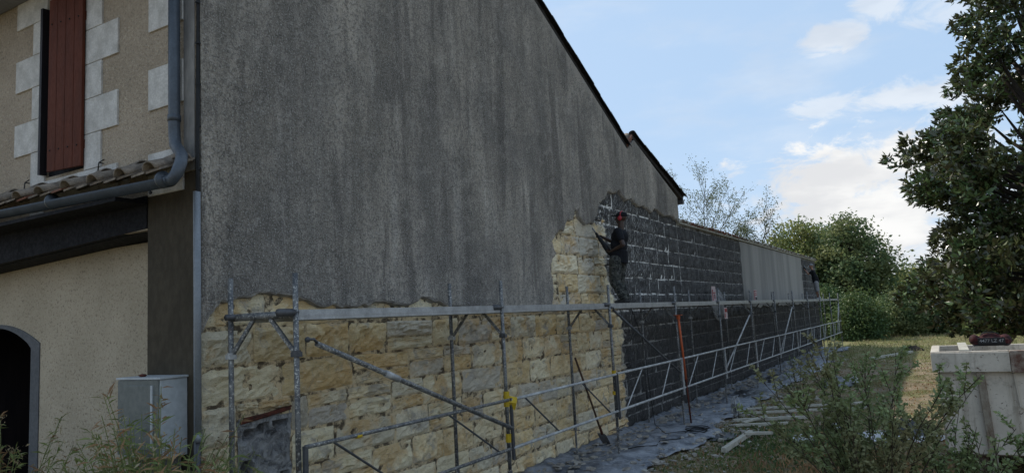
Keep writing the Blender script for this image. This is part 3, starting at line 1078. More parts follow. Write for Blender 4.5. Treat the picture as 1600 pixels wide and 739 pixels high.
for i in range(13):
    x1 = .0 - i * .47 + random.uniform(-.03, .03)
    dz = gut_z(x1) - 3.93
    vs, fs = half_tile((x1 - .09, 3.97, 4.05 + dz), (x1 - .09, 4.24, 4.15 + dz), .10, .09, (0, 0, 1), .016, 7)
    MB().add(vs, fs).build('canopy_tile', 'tile', house, True)
MB().box((-9, 4.06, 3.86), (-.76, 4.39, 3.90)).build('canopy_board', 'shade_black', house)
# gutter and downpipes
gt = MB()
n = 14
for i in range(1):
    vs, fs = [], []
    for x in (.08, -7.0):
        for rr in (.078, .072):
            for k in range(n):
                a = math.pi + math.pi * k / (n - 1)
                vs.append((x, 4.07 + rr * math.cos(a), gut_z(x) + .03 + rr * math.sin(a)))
    for k in range(n - 1):
        fs += [(k, k + 1, 2 * n + k + 1, 2 * n + k), (n + k, 3 * n + k, 3 * n + k + 1, n + k + 1), (k, n + k, n + k + 1, k + 1)]
    fs += [(0, 2 * n, 3 * n, n), (n - 1, 2 * n - 1, 4 * n - 1, 3 * n - 1), tuple(range(n - 1, -1, -1))]
    gt.add(vs, fs)
gt.build('gutter', 'zinc', house, True)
for x in (.0, -1.9, -3.8):
    MB().tube([(x, 4.07, gut_z(x) + .03), (x - .03, 4.07, gut_z(x) + .03)], .082, 14).build('gutter_clip', 'zinc', house, True)
MB().ball((-.18, 4.05, gut_z(0) - .07), (.018, .018, .018), 6, 4).build('gutter_hook', 'black', house)
dp = MB().tube([(-.20, 4.31, 6.5), (-.20, 4.31, 4.55), (-.195, 4.31, 4.45), (-.15, 4.29, 4.35), (-.05, 4.26, 4.27), (.06, 4.21, 4.20), (.13, 4.15, 4.11), (.14, 4.10, 4.00), (.10, 4.08, 3.945), (.0, 4.07, 3.935)], .056, 16)
dp.build('downpipe', 'zinc', house, True)
MB().tube([(-.20, 4.31, 4.66), (-.20, 4.31, 4.60)], .063, 16).build('pipe_collar', 'zinc', house, True)
MB().tube([(.12, 4.33, 3.86), (.12, 4.33, 1.55)], .030, 12).tube([(.12, 4.33, 1.62), (.12, 4.33, 1.55)], .035, 12).build('conduit', 'light_pvc', house, True)
MB().tube([(.12, 4.33, 1.55), (.12, 4.33, .0)], .022, 10).build('conduit', 'dark_steel', house, True)
MB().box((.035, 4.345, 1.35), (.066, 4.37, 3.88)).build('perforated_strip', 'light_pvc', house)
for k in range(6):
    MB().ball((.066, 4.345, 1.55 + k * .43), .009, 6, 4).build('bolt', 'black', house)
# sagging black cable down the corner joint, with its clips
pts = [(.034 + .006 * math.sin(z * 3.1), 4.405 + .012 * math.sin(z * 2.3 + 1), z) for z in np.arange(3.86, 7.0, .08)]
MB().tube(pts, .019, 6).build('cable', 'black', house)
for z in np.arange(4.1, 6.6, .42):
    MB().box((.02, 4.388, z), (.055, 4.425, z + .022)).build('cable_clip', 'black', house)

# ================================================================= low boundary wall beyond the gable
lw = thing('boundary_wall', 'long lower wall under a coping of clay tiles, half black stone and half grey render', 'wall', (0, 19.43, 0))
WT = lambda y: 4.93 - (y - 19.43) * .0022
YE = 44.4
MB().prism([(19.43, -.1), (YE, -.1), (YE, WT(YE)), (19.43, WT(19.43))], -.36, -.03).build('wall_core', 'mortar', lw)


def rend_left(z):
    return 26.45 + .10 * (z - 2.6) * 0 + .07 * fbm(z * 3, 1, 1)


e1 = [(26.45 + .08 * fbm(z * 3, 2, 1), z) for z in np.arange(2.45, 4.9, .08)]
e2 = [(39.3 + .25 * (z - 2.6) * .2 + .15 * fbm(z * 3, 6, 1), z) for z in np.arange(4.86, 2.5, -.08)]
e3 = [(y, 2.5 + .12 * fbm(y * 1.2, 3, 3)) for y in np.arange(39.1, 26.6, -.22)]
po = e1 + e2 + e3
bm = bmesh.new()
f = bm.faces.new([bm.verts.new((.018, y, z)) for y, z in po])
r_ = bmesh.ops.extrude_face_region(bm, geom=[f])
bmesh.ops.translate(bm, vec=(-.05, 0, 0), verts=[e for e in r_['geom'] if isinstance(e, bmesh.types.BMVert)])
bmesh.ops.recalc_face_normals(bm, faces=bm.faces)
bmesh.ops.triangulate(bm, faces=bm.faces, ngon_method='EAR_CLIP')
me = bpy.data.meshes.new('render_coat')
bm.to_mesh(me)
bm.free()
link('render_coat', me, 'render_low', lw)['label'] = 'patch of smooth grey render still on the wall'

n_low = 0
farb = MB()
for row in range(14):
    z0 = Z0 + row * PITCH
    z1 = z0 + PITCH
    if z0 > 4.85:
        break
    z1 = min(z1, 4.86)
    y = 19.44
    while y < YE - .05:
        y2 = min(y + random.uniform(.5, .95), YE)
        if YE - y2 < .3:
            y2 = YE
        if z0 > 2.5 and y > 26.5 and y2 < 39.0:
            y = y2
            continue
        if y < 30 and n_low < 290:
            place_stone(y, y2, z0, z1, False, lw)
            n_low += 1
        else:
            me = FARS[random.randrange(3)]
            cy, cz, sy, sz = (y + y2) / 2, (z0 + z1) / 2, y2 - y - .025, z1 - z0 - .025
            farb.add([(p.co.x - .02, cy + p.co.y * sy, cz + p.co.z * sz) for p in me.vertices], [tuple(p.vertices) for p in me.polygons])
        y = y2
o = farb.build('stone_facing', 'stone', lw)
o['kind'] = 'stuff'
o.color = (.5, .43, .28, 1)
# coping: barrel tiles laid across, on a bed of mortar
cop = MB().tube([(-.17, 19.5, 4.90), (-.17, YE, 4.90)], .01, 4)
MB().box((-.40, 19.44, 4.885), (.06, YE, 4.925)).build('coping_bed', 'pale_wood', lw)
pt = {}
for nm, mt in (('a', 'tile'), ('b', 'tile_red'), ('c', 'pale_wood')):
    vs, fs = half_tile((-.44, 0, .08), (.10, 0, .015), .10, .085, (0, 0, 1), .016, 6)
    pt[nm] = MB().add(vs, fs).mesh('coping_tile')
    pt[nm].materials.append(M[mt])
y = 19.52
k = 0
while y < YE:
    kk = 'b' if 20.5 < y < 26 and random.random() < .55 else ('a' if random.random() < .6 else 'c')
    o = link('coping_tile', pt[kk], None, None, True)
    o.parent = lw
    o.matrix_parent_inverse = Matrix.Translation(-lw.location)
    o.location = (random.uniform(-.02, .02), y, 4.90 + random.uniform(-.008, .008) + (.03 if k % 2 else 0))
    o.rotation_euler = (0, random.uniform(-.04, .04), random.uniform(-.05, .05))
    y += .165
    k += 1
# patched openings with pale cement halos behind the notices
for (cy, cz, ry, rz_, lb) in ((22.9, 2.62, .72, .50, None),):
    vs, fs = [], [tuple(range(22))]
    vs = [(.004 + .0, cy + ry * (1 + .22 * fbm(a, 3, 1)) * math.cos(a * .2856), cz + rz_ * (1 + .35 * fbm(a, 8, 1)) * math.sin(a * .2856)) for a in range(22)]
    MB().add([(v[0] - .03, v[1], v[2]) for v in vs] + [(v[0] + .012, v[1], v[2]) for v in vs], [tuple(range(22, 44))] + [(i, (i + 1) % 22, 22 + (i + 1) % 22, 22 + i) for i in range(22)]).build('cement_patch', 'cement', lw)

# ================================================================= scaffold
sca = thing('scaffold', 'long low run of steel tube scaffold standing along the stone wall', 'scaffold', (.6, 4.75, 0))
XI, XO = .20, .95
YS = [4.75, 8.38, 12.05, 15.75, 19.4, 23.1, 26.8, 30.45, 34.1, 37.75, 41.4, 44.9]
ZD = 2.66


def post(x, y, name='post', dark=False):
    lx, ly = random.uniform(-.03, .03), random.uniform(-.04, .05)
    o = MB().tube([(x + lx * .0, y, .55), (x, y, 3.02 + random.uniform(-.03, .04))], .0255, 12).build(name, 'dark_steel' if dark else 'galv', sca, True)
    MB().tube([(x, y, .0), (x, y, .56)], .019, 10).tube([(x, y, .50), (x, y, .535)], .034, 10).box((x - .07, y - .07, .0), (x + .07, y + .07, .012)).bar((x - .09, y, .49), (x + .09, y, .49), .02, .014).build('base_jack', 'galv', o)
    MB().tube([(x, y, 2.28), (x, y, 2.33)], .038, 8).box((x - .045, y - .03, 2.27), (x + .045, y + .03, 2.315)).build('coupler', 'dusty' if x < .5 else 'dark_steel', o)
    return o


for i, y in enumerate(YS):
    dk = i in (1,)
    post(XO, y, dark=False)
    post(XI, y - (.14 if i else .12))
    yi = y - (.14 if i else .12)
    # transom with its two knee brackets
    tr = MB().tube([(XI, yi, ZD), (XO, y, ZD)], .030 if i else .036, 12).build('transom', 'galv', sca, True)
    MB().bar((XI + .01, yi, 2.30), (XI + .26, yi + .05, ZD - .03), .03, .035).build('knee_bracket', 'galv', sca)
    MB().bar((XO - .01, y, 2.30), (XO - .28, y - .05, ZD - .03), .03, .035).build('knee_bracket', 'galv', sca)
    # hooks gripping the transom at the deck's end
    MB().tube([(XO - .01, y - .20, ZD + .015), (XO - .01, y + .02, ZD + .015)], .036, 9).build('deck_hook', 'dark_steel', sca, True)
    MB().tube([(XI + .06, yi - .10, ZD + .005), (XI + .06, yi + .14, ZD + .005)], .030, 9).build('deck_hook', 'dark_steel', sca, True)
for i in range(len(YS) - 1):
    ya, yb = YS[i] + .03, YS[i + 1] - .03
    for k, (xa, xb) in enumerate(((.29, .605), (.615, .945))):
        dk = MB().box((xa, ya, ZD + .030), (xb, yb - .0, ZD + .040)).build('deck_plank', 'alu', sca)
        MB().box((xb - .012, ya, ZD - .055), (xb, yb, ZD + .0295)).box((xb - .032, ya, ZD - .055), (xb - .0121, yb, ZD - .047)).box((xb - .0, ya, ZD - .018), (xb + .004, yb, ZD - .010)).build('side_rail', 'alu', dk)
        MB().box((xa, ya, ZD - .055), (xa + .012, yb, ZD + .0295)).build('side_rail', 'alu', dk)
    # guard rails: two tubes and short struts on the outer side
    ya, yb = YS[i] + .04, YS[i + 1] - .02
    zt = 1.45 + (.0 if i else 0)
    zb = .82
    mt = 'galv' if i == 0 else 'dusty'
    xo = XO + .045
    MB().tube([(xo, ya, zt + random.uniform(-.01, .01)), (xo, yb, zt)], .021, 10).build('guard_rail', mt, sca, True)
    MB().tube([(xo, ya, zb), (xo, yb, zb)], .021, 10).build('guard_rail', mt, sca, True)
    S = [(ya + .3, zt, ya + 1.4, zb), (ya + 2.15, zt, ya + 3.35, zb)] if i < 2 else [(ya + .3, zb, ya + 1.3, zt), (ya + 2.2, zb, ya + 2.95, zt)]
    if i > 6:
        S = [(ya + .3, zb, ya + .8, zt), (ya + 2.2, zb, ya + 2.7, zt)]
    for a, b, c_, d_ in S:
        MB().tube([(xo, a, b), (xo, a + .05, b), (xo, c_ - .05, d_), (xo, c_, d_)], .0125, 8).build('strut', 'dark_steel' if i < 2 else 'dusty', sca, True)
    MB().bar((xo, ya, zb - .15), (xo, ya, zt + .02), .03, .045).build('end_strap', 'dark_steel' if i < 3 else 'dusty', sca)
    if i in (1,):
        MB().bar((xo, yb - .01, zb - .1), (xo, yb - .01, zt), .03, .04).build('end_strap', 'dark_steel', sca)


def brace(ya, za, yb, zb, mt, r=.024, xo=XO + .01):
    a, b = Vector((xo, ya, za)), Vector((xo, yb, zb))
    d_ = (b - a).normalized()
    o = MB().tube([a + d_ * .12, b], r, 10).build('diagonal_brace', mt, sca, True)
    MB().tube([a, a + Vector((.02, .06, 0)), a + d_ * .15], .014, 7).ball(a, .028, 8, 5).build('brace_hook', 'dark_steel', o, True)
    return o


b_ = brace(4.84, 2.42, 8.40, 1.08, 'galv', .027, XO + .05)
m1 = Vector((XO + .05, 4.84, 2.42)).lerp(Vector((XO + .05, 8.4, 1.08)), .30)
m2 = Vector((XO + .05, 4.84, 2.42)).lerp(Vector((XO + .05, 8.4, 1.08)), .36)
MB().tube([m1, m2], .036, 10).build('brace_coupler', 'dusty', b_, True)
brace(12.10, 2.62, 16.12, 1.0, 'dark_steel', .022)
brace(22.9, 2.30, 19.5, .90, 'dusty', .022)
brace(30.2, 2.45, 27.0, .85, 'dusty', .022)
brace(44.8, 2.5, 43.2, .80, 'dusty', .022)
for (y, z, h, w__) in ((8.38, 1.36, .20, .034), (8.38, .90, .11, .032), (12.05, 1.45, .07, .032), (12.03, 1.10, .06, .034)):
    o = MB().tube([(XO, y, z), (XO + .004, y, z + h)], w__ + .006, 9).build('yellow_tape', 'yellow', sca)
MB().add([(XO + .03, 8.36, 1.42), (XO + .12, 8.44, 1.40), (XO + .10, 8.50, 1.47), (XO + .03, 8.40, 1.50), (XO + .06, 8.42, 1.33), (XO + .07, 8.47, 1.30)], [(0, 1, 2, 3), (0, 4, 5, 1)]).build('yellow_tape', 'yellow', sca)
MB().tube([(XO + .045, 5.45, 1.45), (XO + .045, 5.52, 1.45)], .024, 9).build('yellow_tape', 'yellow', sca)

# ================================================================= people
def remesh(mb, name, material, parent, voxel=.012, it=6):
    me = mb.mesh(name)
    o = bpy.data.objects.new(name, me)
    col.objects.link(o)
    rm = o.modifiers.new('r', 'REMESH')
    rm.mode = 'VOXEL'
    rm.voxel_size = voxel
    sm_ = o.modifiers.new('s', 'SMOOTH')
    sm_.iterations = it
    sm_.factor = .5
    dg = bpy.context.evaluated_depsgraph_get()
    dg.update()
    m2_ = bpy.data.meshes.new_from_object(o.evaluated_get(dg))
    o.modifiers.clear()
    bpy.data.objects.remove(o)
    bpy.data.meshes.remove(me)
    m2_.name = name
    m2_.materials.clear()
    return link(name, m2_, material, parent, True)


def capsule(mb, a, b, ra, rb, n=14):
    a, b = Vector(a), Vector(b)
    k = 5
    mb.tube([a.lerp(b, i / k) for i in range(k + 1)], [ra + (rb - ra) * i / k for i in range(k + 1)], n)
    mb.ball(a, ra, n, 8)
    mb.ball(b, rb, n, 8)


def hand(mb, wr, dr_, palm_n, grip=1.0, s=1.0):
    """palm and five curled fingers; dr_: where the hand points, palm_n: out of the palm"""
    wr, d_, p = Vector(wr), Vector(dr_).normalized(), Vector(palm_n).normalized()
    sd = d_.cross(p).normalized()
    c = wr + d_ * .045 * s
    rot = Matrix((d_, sd, p)).transposed()
    mb.ball(c, (.055 * s, .042 * s, .019 * s), 12, 8, rot)
    for k, ln in enumerate((.072, .080, .076, .060)):
        o_ = (k - 1.5) * .021 * s
        p0 = wr + d_ * .085 * s + sd * o_
        p1 = p0 + (d_ * (1 - .45 * grip) + p * .75 * grip).normalized() * ln * .45 * s
        p2 = p1 + (d_ * (.3 - .9 * grip) + p).normalized() * ln * .35 * s
        p3 = p2 + (-d_ * grip + p * .3).normalized() * ln * .28 * s
        for q0, q1, r_a, r_b in ((p0, p1, .0095, .009), (p1, p2, .009, .0082), (p2, p3, .0082, .0074)):
            capsule(mb, q0, q1, r_a * s, r_b * s, 8)
    t0 = wr + d_ * .025 * s + sd * .036 * s
    t1 = t0 + (sd * .6 + p * .6 + d_ * .6).normalized() * .036 * s
    t2 = t1 + (p * .8 + d_ * .7 - sd * .3).normalized() * .030 * s
    capsule(mb, t0, t1, .012 * s, .010 * s, 8)
    capsule(mb, t1, t2, .010 * s, .0085 * s, 8)


def head(mb, c, f, s=1.0):
    """f: facing direction"""
    c, f = Vector(c), Vector(f).normalized()
    u = Vector((0, 0, 1))
    sd = f.cross(u).normalized()
    u = sd.cross(f).normalized()
    rot = Matrix((f, sd, u)).transposed()
    L = lambda a, b, h: c + (f * a + sd * b + u * h) * s
    mb.ball(L(-.01, 0, .03), (.098 * s, .076 * s, .092 * s), 18, 12, rot)
    mb.ball(L(.022, 0, -.045), (.068 * s, .055 * s, .068 * s), 14, 10, rot)
    mb.ball(L(.05, 0, -.085), (.030 * s, .032 * s, .022 * s), 10, 7, rot)      # chin
    capsule(mb, L(.085, 0, .008), L(.108, 0, -.022), .010 * s, .015 * s, 8)      # nose
    capsule(mb, L(.082, -.018, -.055), L(.082, .018, -.055), .009 * s, .009 * s, 8)  # lips
    capsule(mb, L(.083, -.035, .026), L(.083, .035, .026), .010 * s, .010 * s, 8)   # brow
    for k in (-1, 1):
        mb.ball(L(.072, k * .032, .008), (.014 * s, .014 * s, .011 * s), 8, 6, rot)
        mb.ball(L(-.005, k * .078, -.012), (.020 * s, .009 * s, .032 * s), 8, 6, rot)
        mb.ball(L(.045, k * .045, -.03), (.026 * s, .018 * s, .022 * s), 8, 6, rot)
    return L, rot


# --- worker on the deck, working the wall with a breaker (faces the wall, -X)
FYW = 13.73
p1 = thing('person', 'worker in black T-shirt, camouflage trousers and red ear defenders holding a breaker to the wall', 'person', (.56, FYW, 2.70))
hipL, hipR = Vector((.50, FYW - .10, 3.56)), Vector((.50, FYW + .10, 3.56))
kneL, kneR = Vector((.47, FYW - .12, 3.14)), Vector((.44, FYW + .14, 3.14))
ankL, ankR = Vector((.62, FYW - .13, 2.79)), Vector((.54, FYW + .16, 2.79))
shoL, shoR = Vector((.62, FYW - .19, 4.12)), Vector((.54, FYW + .19, 4.13))
elbL, elbR = Vector((.72, FYW - .25, 3.84)), Vector((.33, FYW + .22, 3.97))
wriL, wriR = Vector((.45, FYW - .14, 3.755)), Vector((.19, FYW + .07, 4.08))
b = MB()
hd_c = Vector((.615, FYW, 4.40))
LH, hrot = head(b, hd_c, (-1, -.05, .08))
capsule(b, (.60, FYW, 4.16), (.61, FYW, 4.33), .060, .056)
for a_, c_, r1, r2 in ((shoL, elbL, .052, .042), (elbL, wriL, .040, .028), (shoR, elbR, .052, .042), (elbR, wriR, .040, .028),
                       (hipL, kneL, .088, .060), (kneL, ankL, .058, .040), (hipR, kneR, .088, .060), (kneR, ankR, .058, .040)):
    capsule(b, a_, c_, r1, r2)
b.ball((.50, FYW, 3.60), (.115, .165, .11), 16, 10)
b.ball((.53, FYW, 3.80), (.105, .150, .16), 16, 10)
b.ball((.56, FYW, 4.00), (.115, .175, .16), 16, 10)
hand(b, wriL, (-.75, .45, -.1), (-.2, .3, .9), 1.0)
hand(b, wriR, (-.5, -.75, .12), (-.6, .4, .7), 1.0)
remesh(b, 'body', 'skin_dark', p1, .0095, 3)
t = MB()
t.ball((.525, FYW, 3.70), (.130, .178, .17), 18, 12)
t.ball((.54, FYW, 3.86), (.150, .195, .18), 18, 12)
t.ball((.57, FYW, 4.03), (.150, .215, .16), 18, 12)
capsule(t, (.58, FYW - .13, 4.13), (.58, FYW + .13, 4.14), .075, .075)
t.tube([(.515, FYW, 3.50), (.525, FYW, 3.66), (.53, FYW, 3.75)], [.172, .165, .165], 18)
capsule(t, shoL, shoL.lerp(elbL, .55), .078, .068)
capsule(t, shoR, shoR.lerp(elbR, .55), .078, .068)
remesh(t, 't_shirt', 'shirt', p1, .012, 4)
t = MB()
t.ball((.50, FYW, 3.55), (.135, .180, .13), 18, 12)
for h_, k_, a_ in ((hipL, kneL, ankL), (hipR, kneR, ankR)):
    capsule(t, h_, k_, .125, .098)
    capsule(t, k_, a_.lerp(k_, .15), .098, .078)
    t.ball(k_ + Vector((-.03, 0, -.02)), (.07, .08, .09), 12, 8)
    t.ball(a_.lerp(k_, .25) + Vector((.01, 0, 0)), (.085, .078, .07), 12, 8)
    t.ball(a_.lerp(k_, .05), (.080, .072, .045), 12, 8)
remesh(t, 'trousers', 'camo', p1, .012, 3)
for a_ in (ankL, ankR):
    t = MB()
    t.ball(a_ + Vector((-.05, 0, -.045)), (.135, .048, .042), 14, 9)
    t.ball(a_ + Vector((-.13, 0, -.052)), (.06, .050, .034), 14, 9)
    t.ball(a_ + Vector((.01, 0, -.01)), (.058, .050, .070), 14, 9)
    bo_ = remesh(t, 'boot', 'boot', p1, .010, 2)
t = MB()
t.ball(LH(-.012, 0, .062), (.106, .085, .072), 18, 10, hrot)
t.tube([LH(.06, 0, .055), LH(.14, 0, .046)], [.062, .045], 14)
cap_ = MB()
cap_.ball(LH(-.012, 0, .062), (.107, .085, .074), 18, 10, hrot)
cap_.build('cap', 'shirt', p1, True)
MB().ball(LH(.125, 0, .055), (.065, .062, .010), 14, 6, hrot).build('cap_brim', 'shirt', p1, True)
for k in (-1, 1):
    MB().ball(LH(-.01, k * .092, -.005), (.040, .024, .050), 14, 9, hrot).build('ear_defender', 'red_plastic', p1, True)
MB().tube([LH(-.015, -.10, .02), LH(-.02, -.085, .11), LH(-.02, 0, .15), LH(-.02, .085, .11), LH(-.015, .10, .02)], .010, 7).build('ear_defender_band', 'red_plastic', p1, True)
p1.scale = (1.12, 1.12, 1.015)
# the breaker he holds
tl = thing('breaker', 'dark hand-held breaker with a steel chisel, held up to the wall by the worker', 'power tool', (.30, FYW, 3.9))
A, B = Vector((.38, FYW - .05, 3.70)), Vector((.06, FYW - .02, 4.18))
dd = (B - A).normalized()
MB().tube([A, A + dd * .05, A + dd * .06, A + dd * .26, A + dd * .28, A + dd * .42, A + dd * .46, B], [.040, .050, .056, .056, .046, .042, .030, .026], 12).build('motor_housing', 'black', tl, True)
MB().tube([B, B + dd * .10, B + dd * .30, B + dd * .36], [.018, .013, .012, .004], 8).build('chisel', 'steel_blade', tl, True)
MB().tube([A + Vector((.03, 0, .02)), A + Vector((.09, -.0, .0)), A + Vector((.085, .0, -.07)), A + Vector((.0, 0, -.06))], .017, 8).build('rear_handle', 'black', tl, True)
MB().tube([A.lerp(B, .80) + Vector((0, -.03, 0)), A.lerp(B, .80) + Vector((0, .12, .0))], .017, 8).build('front_handle', 'black', tl, True)
MB().tube([A + Vector((.05, 0, -.05)), A + Vector((.02, .02, -.4)), A + Vector((.16, .02, -.75)), A + Vector((.30, .0, -.96)), A + Vector((.40, -.02, -1.25)), (.88, FYW + .1, 1.9)], .007, 6).build('power_cable', 'black', tl, True)

# --- second worker at the far end
FY2 = 40.4
p2 = thing('person', 'worker in pale grey shorts at the far scaffold end, arms raised to the wall', 'person', (.58, FY2, 2.70))
b = MB()
hipL, hipR = Vector((.52, FY2 - .10, 3.55)), Vector((.50, FY2 + .10, 3.55))
kneL, kneR = Vector((.56, FY2 - .12, 3.14)), Vector((.46, FY2 + .14, 3.14))
ankL, ankR = Vector((.62, FY2 - .12, 2.79)), Vector((.52, FY2 + .16, 2.79))
shoL, shoR = Vector((.42, FY2 - .19, 4.16)), Vector((.36, FY2 + .19, 4.16))
elbL, elbR = Vector((.20, FY2 - .22, 4.02)), Vector((.14, FY2 + .2, 4.05))
wriL, wriR = Vector((.06, FY2 - .10, 4.24)), Vector((.02, FY2 + .08, 4.30))
L2, rot2 = head(b, (.33, FY2, 4.43), (-1, 0, .12))
capsule(b, (.40, FY2, 4.18), (.35, FY2, 4.36), .058, .055)
for a_, c_, r1, r2 in ((shoL, elbL, .052, .042), (elbL, wriL, .040, .028), (shoR, elbR, .052, .042), (elbR, wriR, .040, .028),
                       (hipL, kneL, .090, .060), (kneL, ankL, .058, .040), (hipR, kneR, .090, .060), (kneR, ankR, .058, .040)):
    capsule(b, a_, c_, r1, r2)
b.ball((.50, FY2, 3.60), (.115, .165, .12), 14, 9)
b.ball((.47, FY2, 3.82), (.110, .155, .18), 14, 9)
b.ball((.42, FY2, 4.03), (.115, .18, .16), 14, 9)
hand(b, wriL, (-.5, .3, .8), (-.7, .4, -.2))
hand(b, wriR, (-.5, -.3, .8), (-.7, -.4, -.2))
remesh(b, 'body', 'skin_tan', p2, .011, 3)
t = MB()
t.tube([(.50, FY2, 3.56), (.485, FY2, 3.74), (.46, FY2, 3.88)], [.17, .165, .16], 16)
t.ball((.46, FY2, 3.86), (.14, .185, .20), 16, 10)
t.ball((.41, FY2, 4.05), (.135, .205, .16), 16, 10)
capsule(t, shoL, shoL.lerp(elbL, .6), .078, .068)
capsule(t, shoR, shoR.lerp(elbR, .6), .078, .068)
remesh(t, 't_shirt', 'shirt', p2, .015, 4)
t = MB()
t.ball((.50, FY2, 3.54), (.14, .185, .13), 16, 10)
for h_, k_ in ((hipL, kneL), (hipR, kneR)):
    capsule(t, h_, k_.lerp(h_, .06), .118, .098)
remesh(t, 'shorts', 'grey_shorts', p2, .015, 4)
for a_ in (ankL, ankR):
    t = MB()
    t.ball(a_ + Vector((-.05, 0, -.045)), (.13, .048, .042), 12, 8)
    t.ball(a_ + Vector((.01, 0, -.01)), (.055, .050, .060), 12, 8)
    remesh(t, 'boot', 'dusty', p2, .013, 2)
MB().ball(L2(-.012, 0, .062), (.108, .087, .075), 14, 9, rot2).build('cap', 'grey_shorts', p2, True)
MB().ball(L2(.10, 0, -.03), (.035, .045, .04), 10, 7, rot2).build('dust_mask', 'white_sheet', p2, True)
gd = thing('grinder', 'small dark power tool held against the wall by the far worker', 'power tool', (0.05, FY2, 4.3))
MB().tube([(.08, FY2 - .10, 4.26), (.0, FY2 + .0, 4.36), (-.0, FY2 + .06, 4.42)], [.035, .04, .03], 10).build('motor_housing', 'black', gd, True)
MB().tube([(.01, FY2 + .05, 4.44), (.03, FY2 + .05, 4.45)], .075, 14).build('disc', 'steel_blade', gd, True)

# ================================================================= things along the wall
# shovel leaning on the wall
sh = thing('shovel', 'long-handled shovel leaning upright against the yellow stones', 'shovel', (.30, 12.95, 0))
MB().tube([(.10, 12.28, 1.74), (.22, 12.66, .80), (.27, 12.80, .40)], .019, 9).build('handle', 'wood', sh, True)
MB().tube([(.27, 12.80, .42), (.285, 12.86, .27)], [.022, .026], 9).build('socket', 'rust', sh, True)
vs, fs = [], []
ax = Vector((.10, .30, -.42)).normalized()
sd = Vector((0.85, -.35, 0)).normalized()
sd = (sd - ax * sd.dot(ax)).normalized()
nn = ax.cross(sd)
for j in range(7):
    t = j / 6
    wd = .115 * (1 if t < .6 else 1 - ((t - .6) / .4) ** 2 * .75)
    for i in range(5):
        u = i / 4 * 2 - 1
        vs.append(Vector((.285, 12.86, .29)) + ax * .33 * t + sd * wd * u + nn * (.022 * u * u + .02 * t))
fs = [(j * 5 + i, j * 5 + i + 1, (j + 1) * 5 + i + 1, (j + 1) * 5 + i) for j in range(6) for i in range(4)]
o = MB().add(vs, fs).build('blade', 'steel_blade', sh, True)
so = o.modifiers.new('s', 'SOLIDIFY')
so.thickness = .004

# orange prop tied to the fourth outer post
op = thing('adjustable_prop', 'orange and rusty steel prop standing against the fourth outer post', 'prop', (1.02, 15.84, 0))
MB().tube([(1.01, 15.72, 2.38), (1.02, 15.90, .95)], .026, 10).build('outer_tube', 'orange', op, True)
MB().tube([(1.02, 15.90, .96), (1.03, 15.98, .0)], .019, 10).build('inner_tube', 'rust', op, True)
MB().tube([(1.01, 15.72, 2.40), (1.01, 15.73, 2.32)], .042, 10).box((.93, 15.64, 2.40), (1.09, 15.80, 2.412)).build('head_plate', 'orange', op)
MB().tube([(1.02, 15.895, 1.00), (1.02, 15.90, .94)], .040, 10).box((.95, 15.90, .0), (1.11, 16.06, .01)).build('collar', 'rust', op)


def notice(name, label, x, y, z, h, wd, rows, lean=0):
    t_ = thing(name, label, 'notice', (x, y, z))
    MB().box((-.006, -wd / 2, 0), (.006, wd / 2, h)).build('panel', 'paper', None).parent = t_
    for k, (a, b_, c_, d_, mt) in enumerate(rows):
        MB().box((.0065, -wd / 2 + a * wd, b_ * h), (.009, -wd / 2 + c_ * wd, d_ * h)).build('print', mt, None).parent = t_
    return t_


notice('site_notice', 'pale notice with red print standing on the deck between the fifth and sixth posts', .30, 21.4, 2.70, .46, .42, ((.1, .1, .3, .8, 'sign_red'), (.1, .55, .9, .62, 'sign_red'), (.5, .2, .62, .5, 'sign_black'), (.7, .2, .82, .5, 'sign_red')))
notice('site_notice', 'small red and white notice standing on the deck in front of the grey render', .30, 26.9, 2.70, .40, .46, ((.05, .08, .2, .9, 'sign_red'), (.3, .5, .9, .58, 'sign_red'), (.3, .65, .9, .72, 'sign_red'), (.35, .1, .95, .35, 'sign_black'), (.1, .85, .95, .92, 'sign_red')))
notice('site_notice', 'small notice with red print hanging just below the deck at the fifth post', 1.0, 19.85, 2.22, .30, .30, ((.1, .6, .9, .9, 'sign_red'), (.1, .1, .3, .5, 'sign_red')))

# tarpaulin along the foot of the wall
def tarp_edge(y):
    return 1.72 + .42 * fbm(y * .32, 5, 0) + .16 * fbm(y * 1.3, 2, 0) + (.10 if y < 12 else 0) - (.3 if y > 34 else 0)


vs, fs = [], []
nyy, nxx = 260, 26
for j in range(nyy):
    y = 7.0 + (43.5 - 7.0) * (j / (nyy - 1)) ** 1.35
    e = tarp_edge(y)
    for i in range(nxx):
        x = .02 + (e - .02) * i / (nxx - 1)
        r_n = 1 - abs(fbm(x * 1.3, y * .9, 4)) * 2
        z = .016 + .055 * max(0, r_n) ** 3 + .034 * (fbm(x * 3.5, y * 2.5, 8) + .6) + .020 * fbm(x * 9, y * 7, 3)
        z += .05 * max(0, 1 - x / .25)
        if i == nxx - 1:
            z *= .5
        vs.append((x, y, max(z, .006)))
fs = [(j * nxx + i, j * nxx + i + 1, (j + 1) * nxx + i + 1, (j + 1) * nxx + i) for j in range(nyy - 1) for i in range(nxx - 1)]
o = tag(MB().add(vs, fs).build('tarpaulin', 'tarp', None, True), 'long dusty grey-blue tarpaulin spread on the ground along the foot of the wall', 'tarpaulin')
so = o.modifiers.new('s', 'SOLIDIFY')
so.thickness = .004


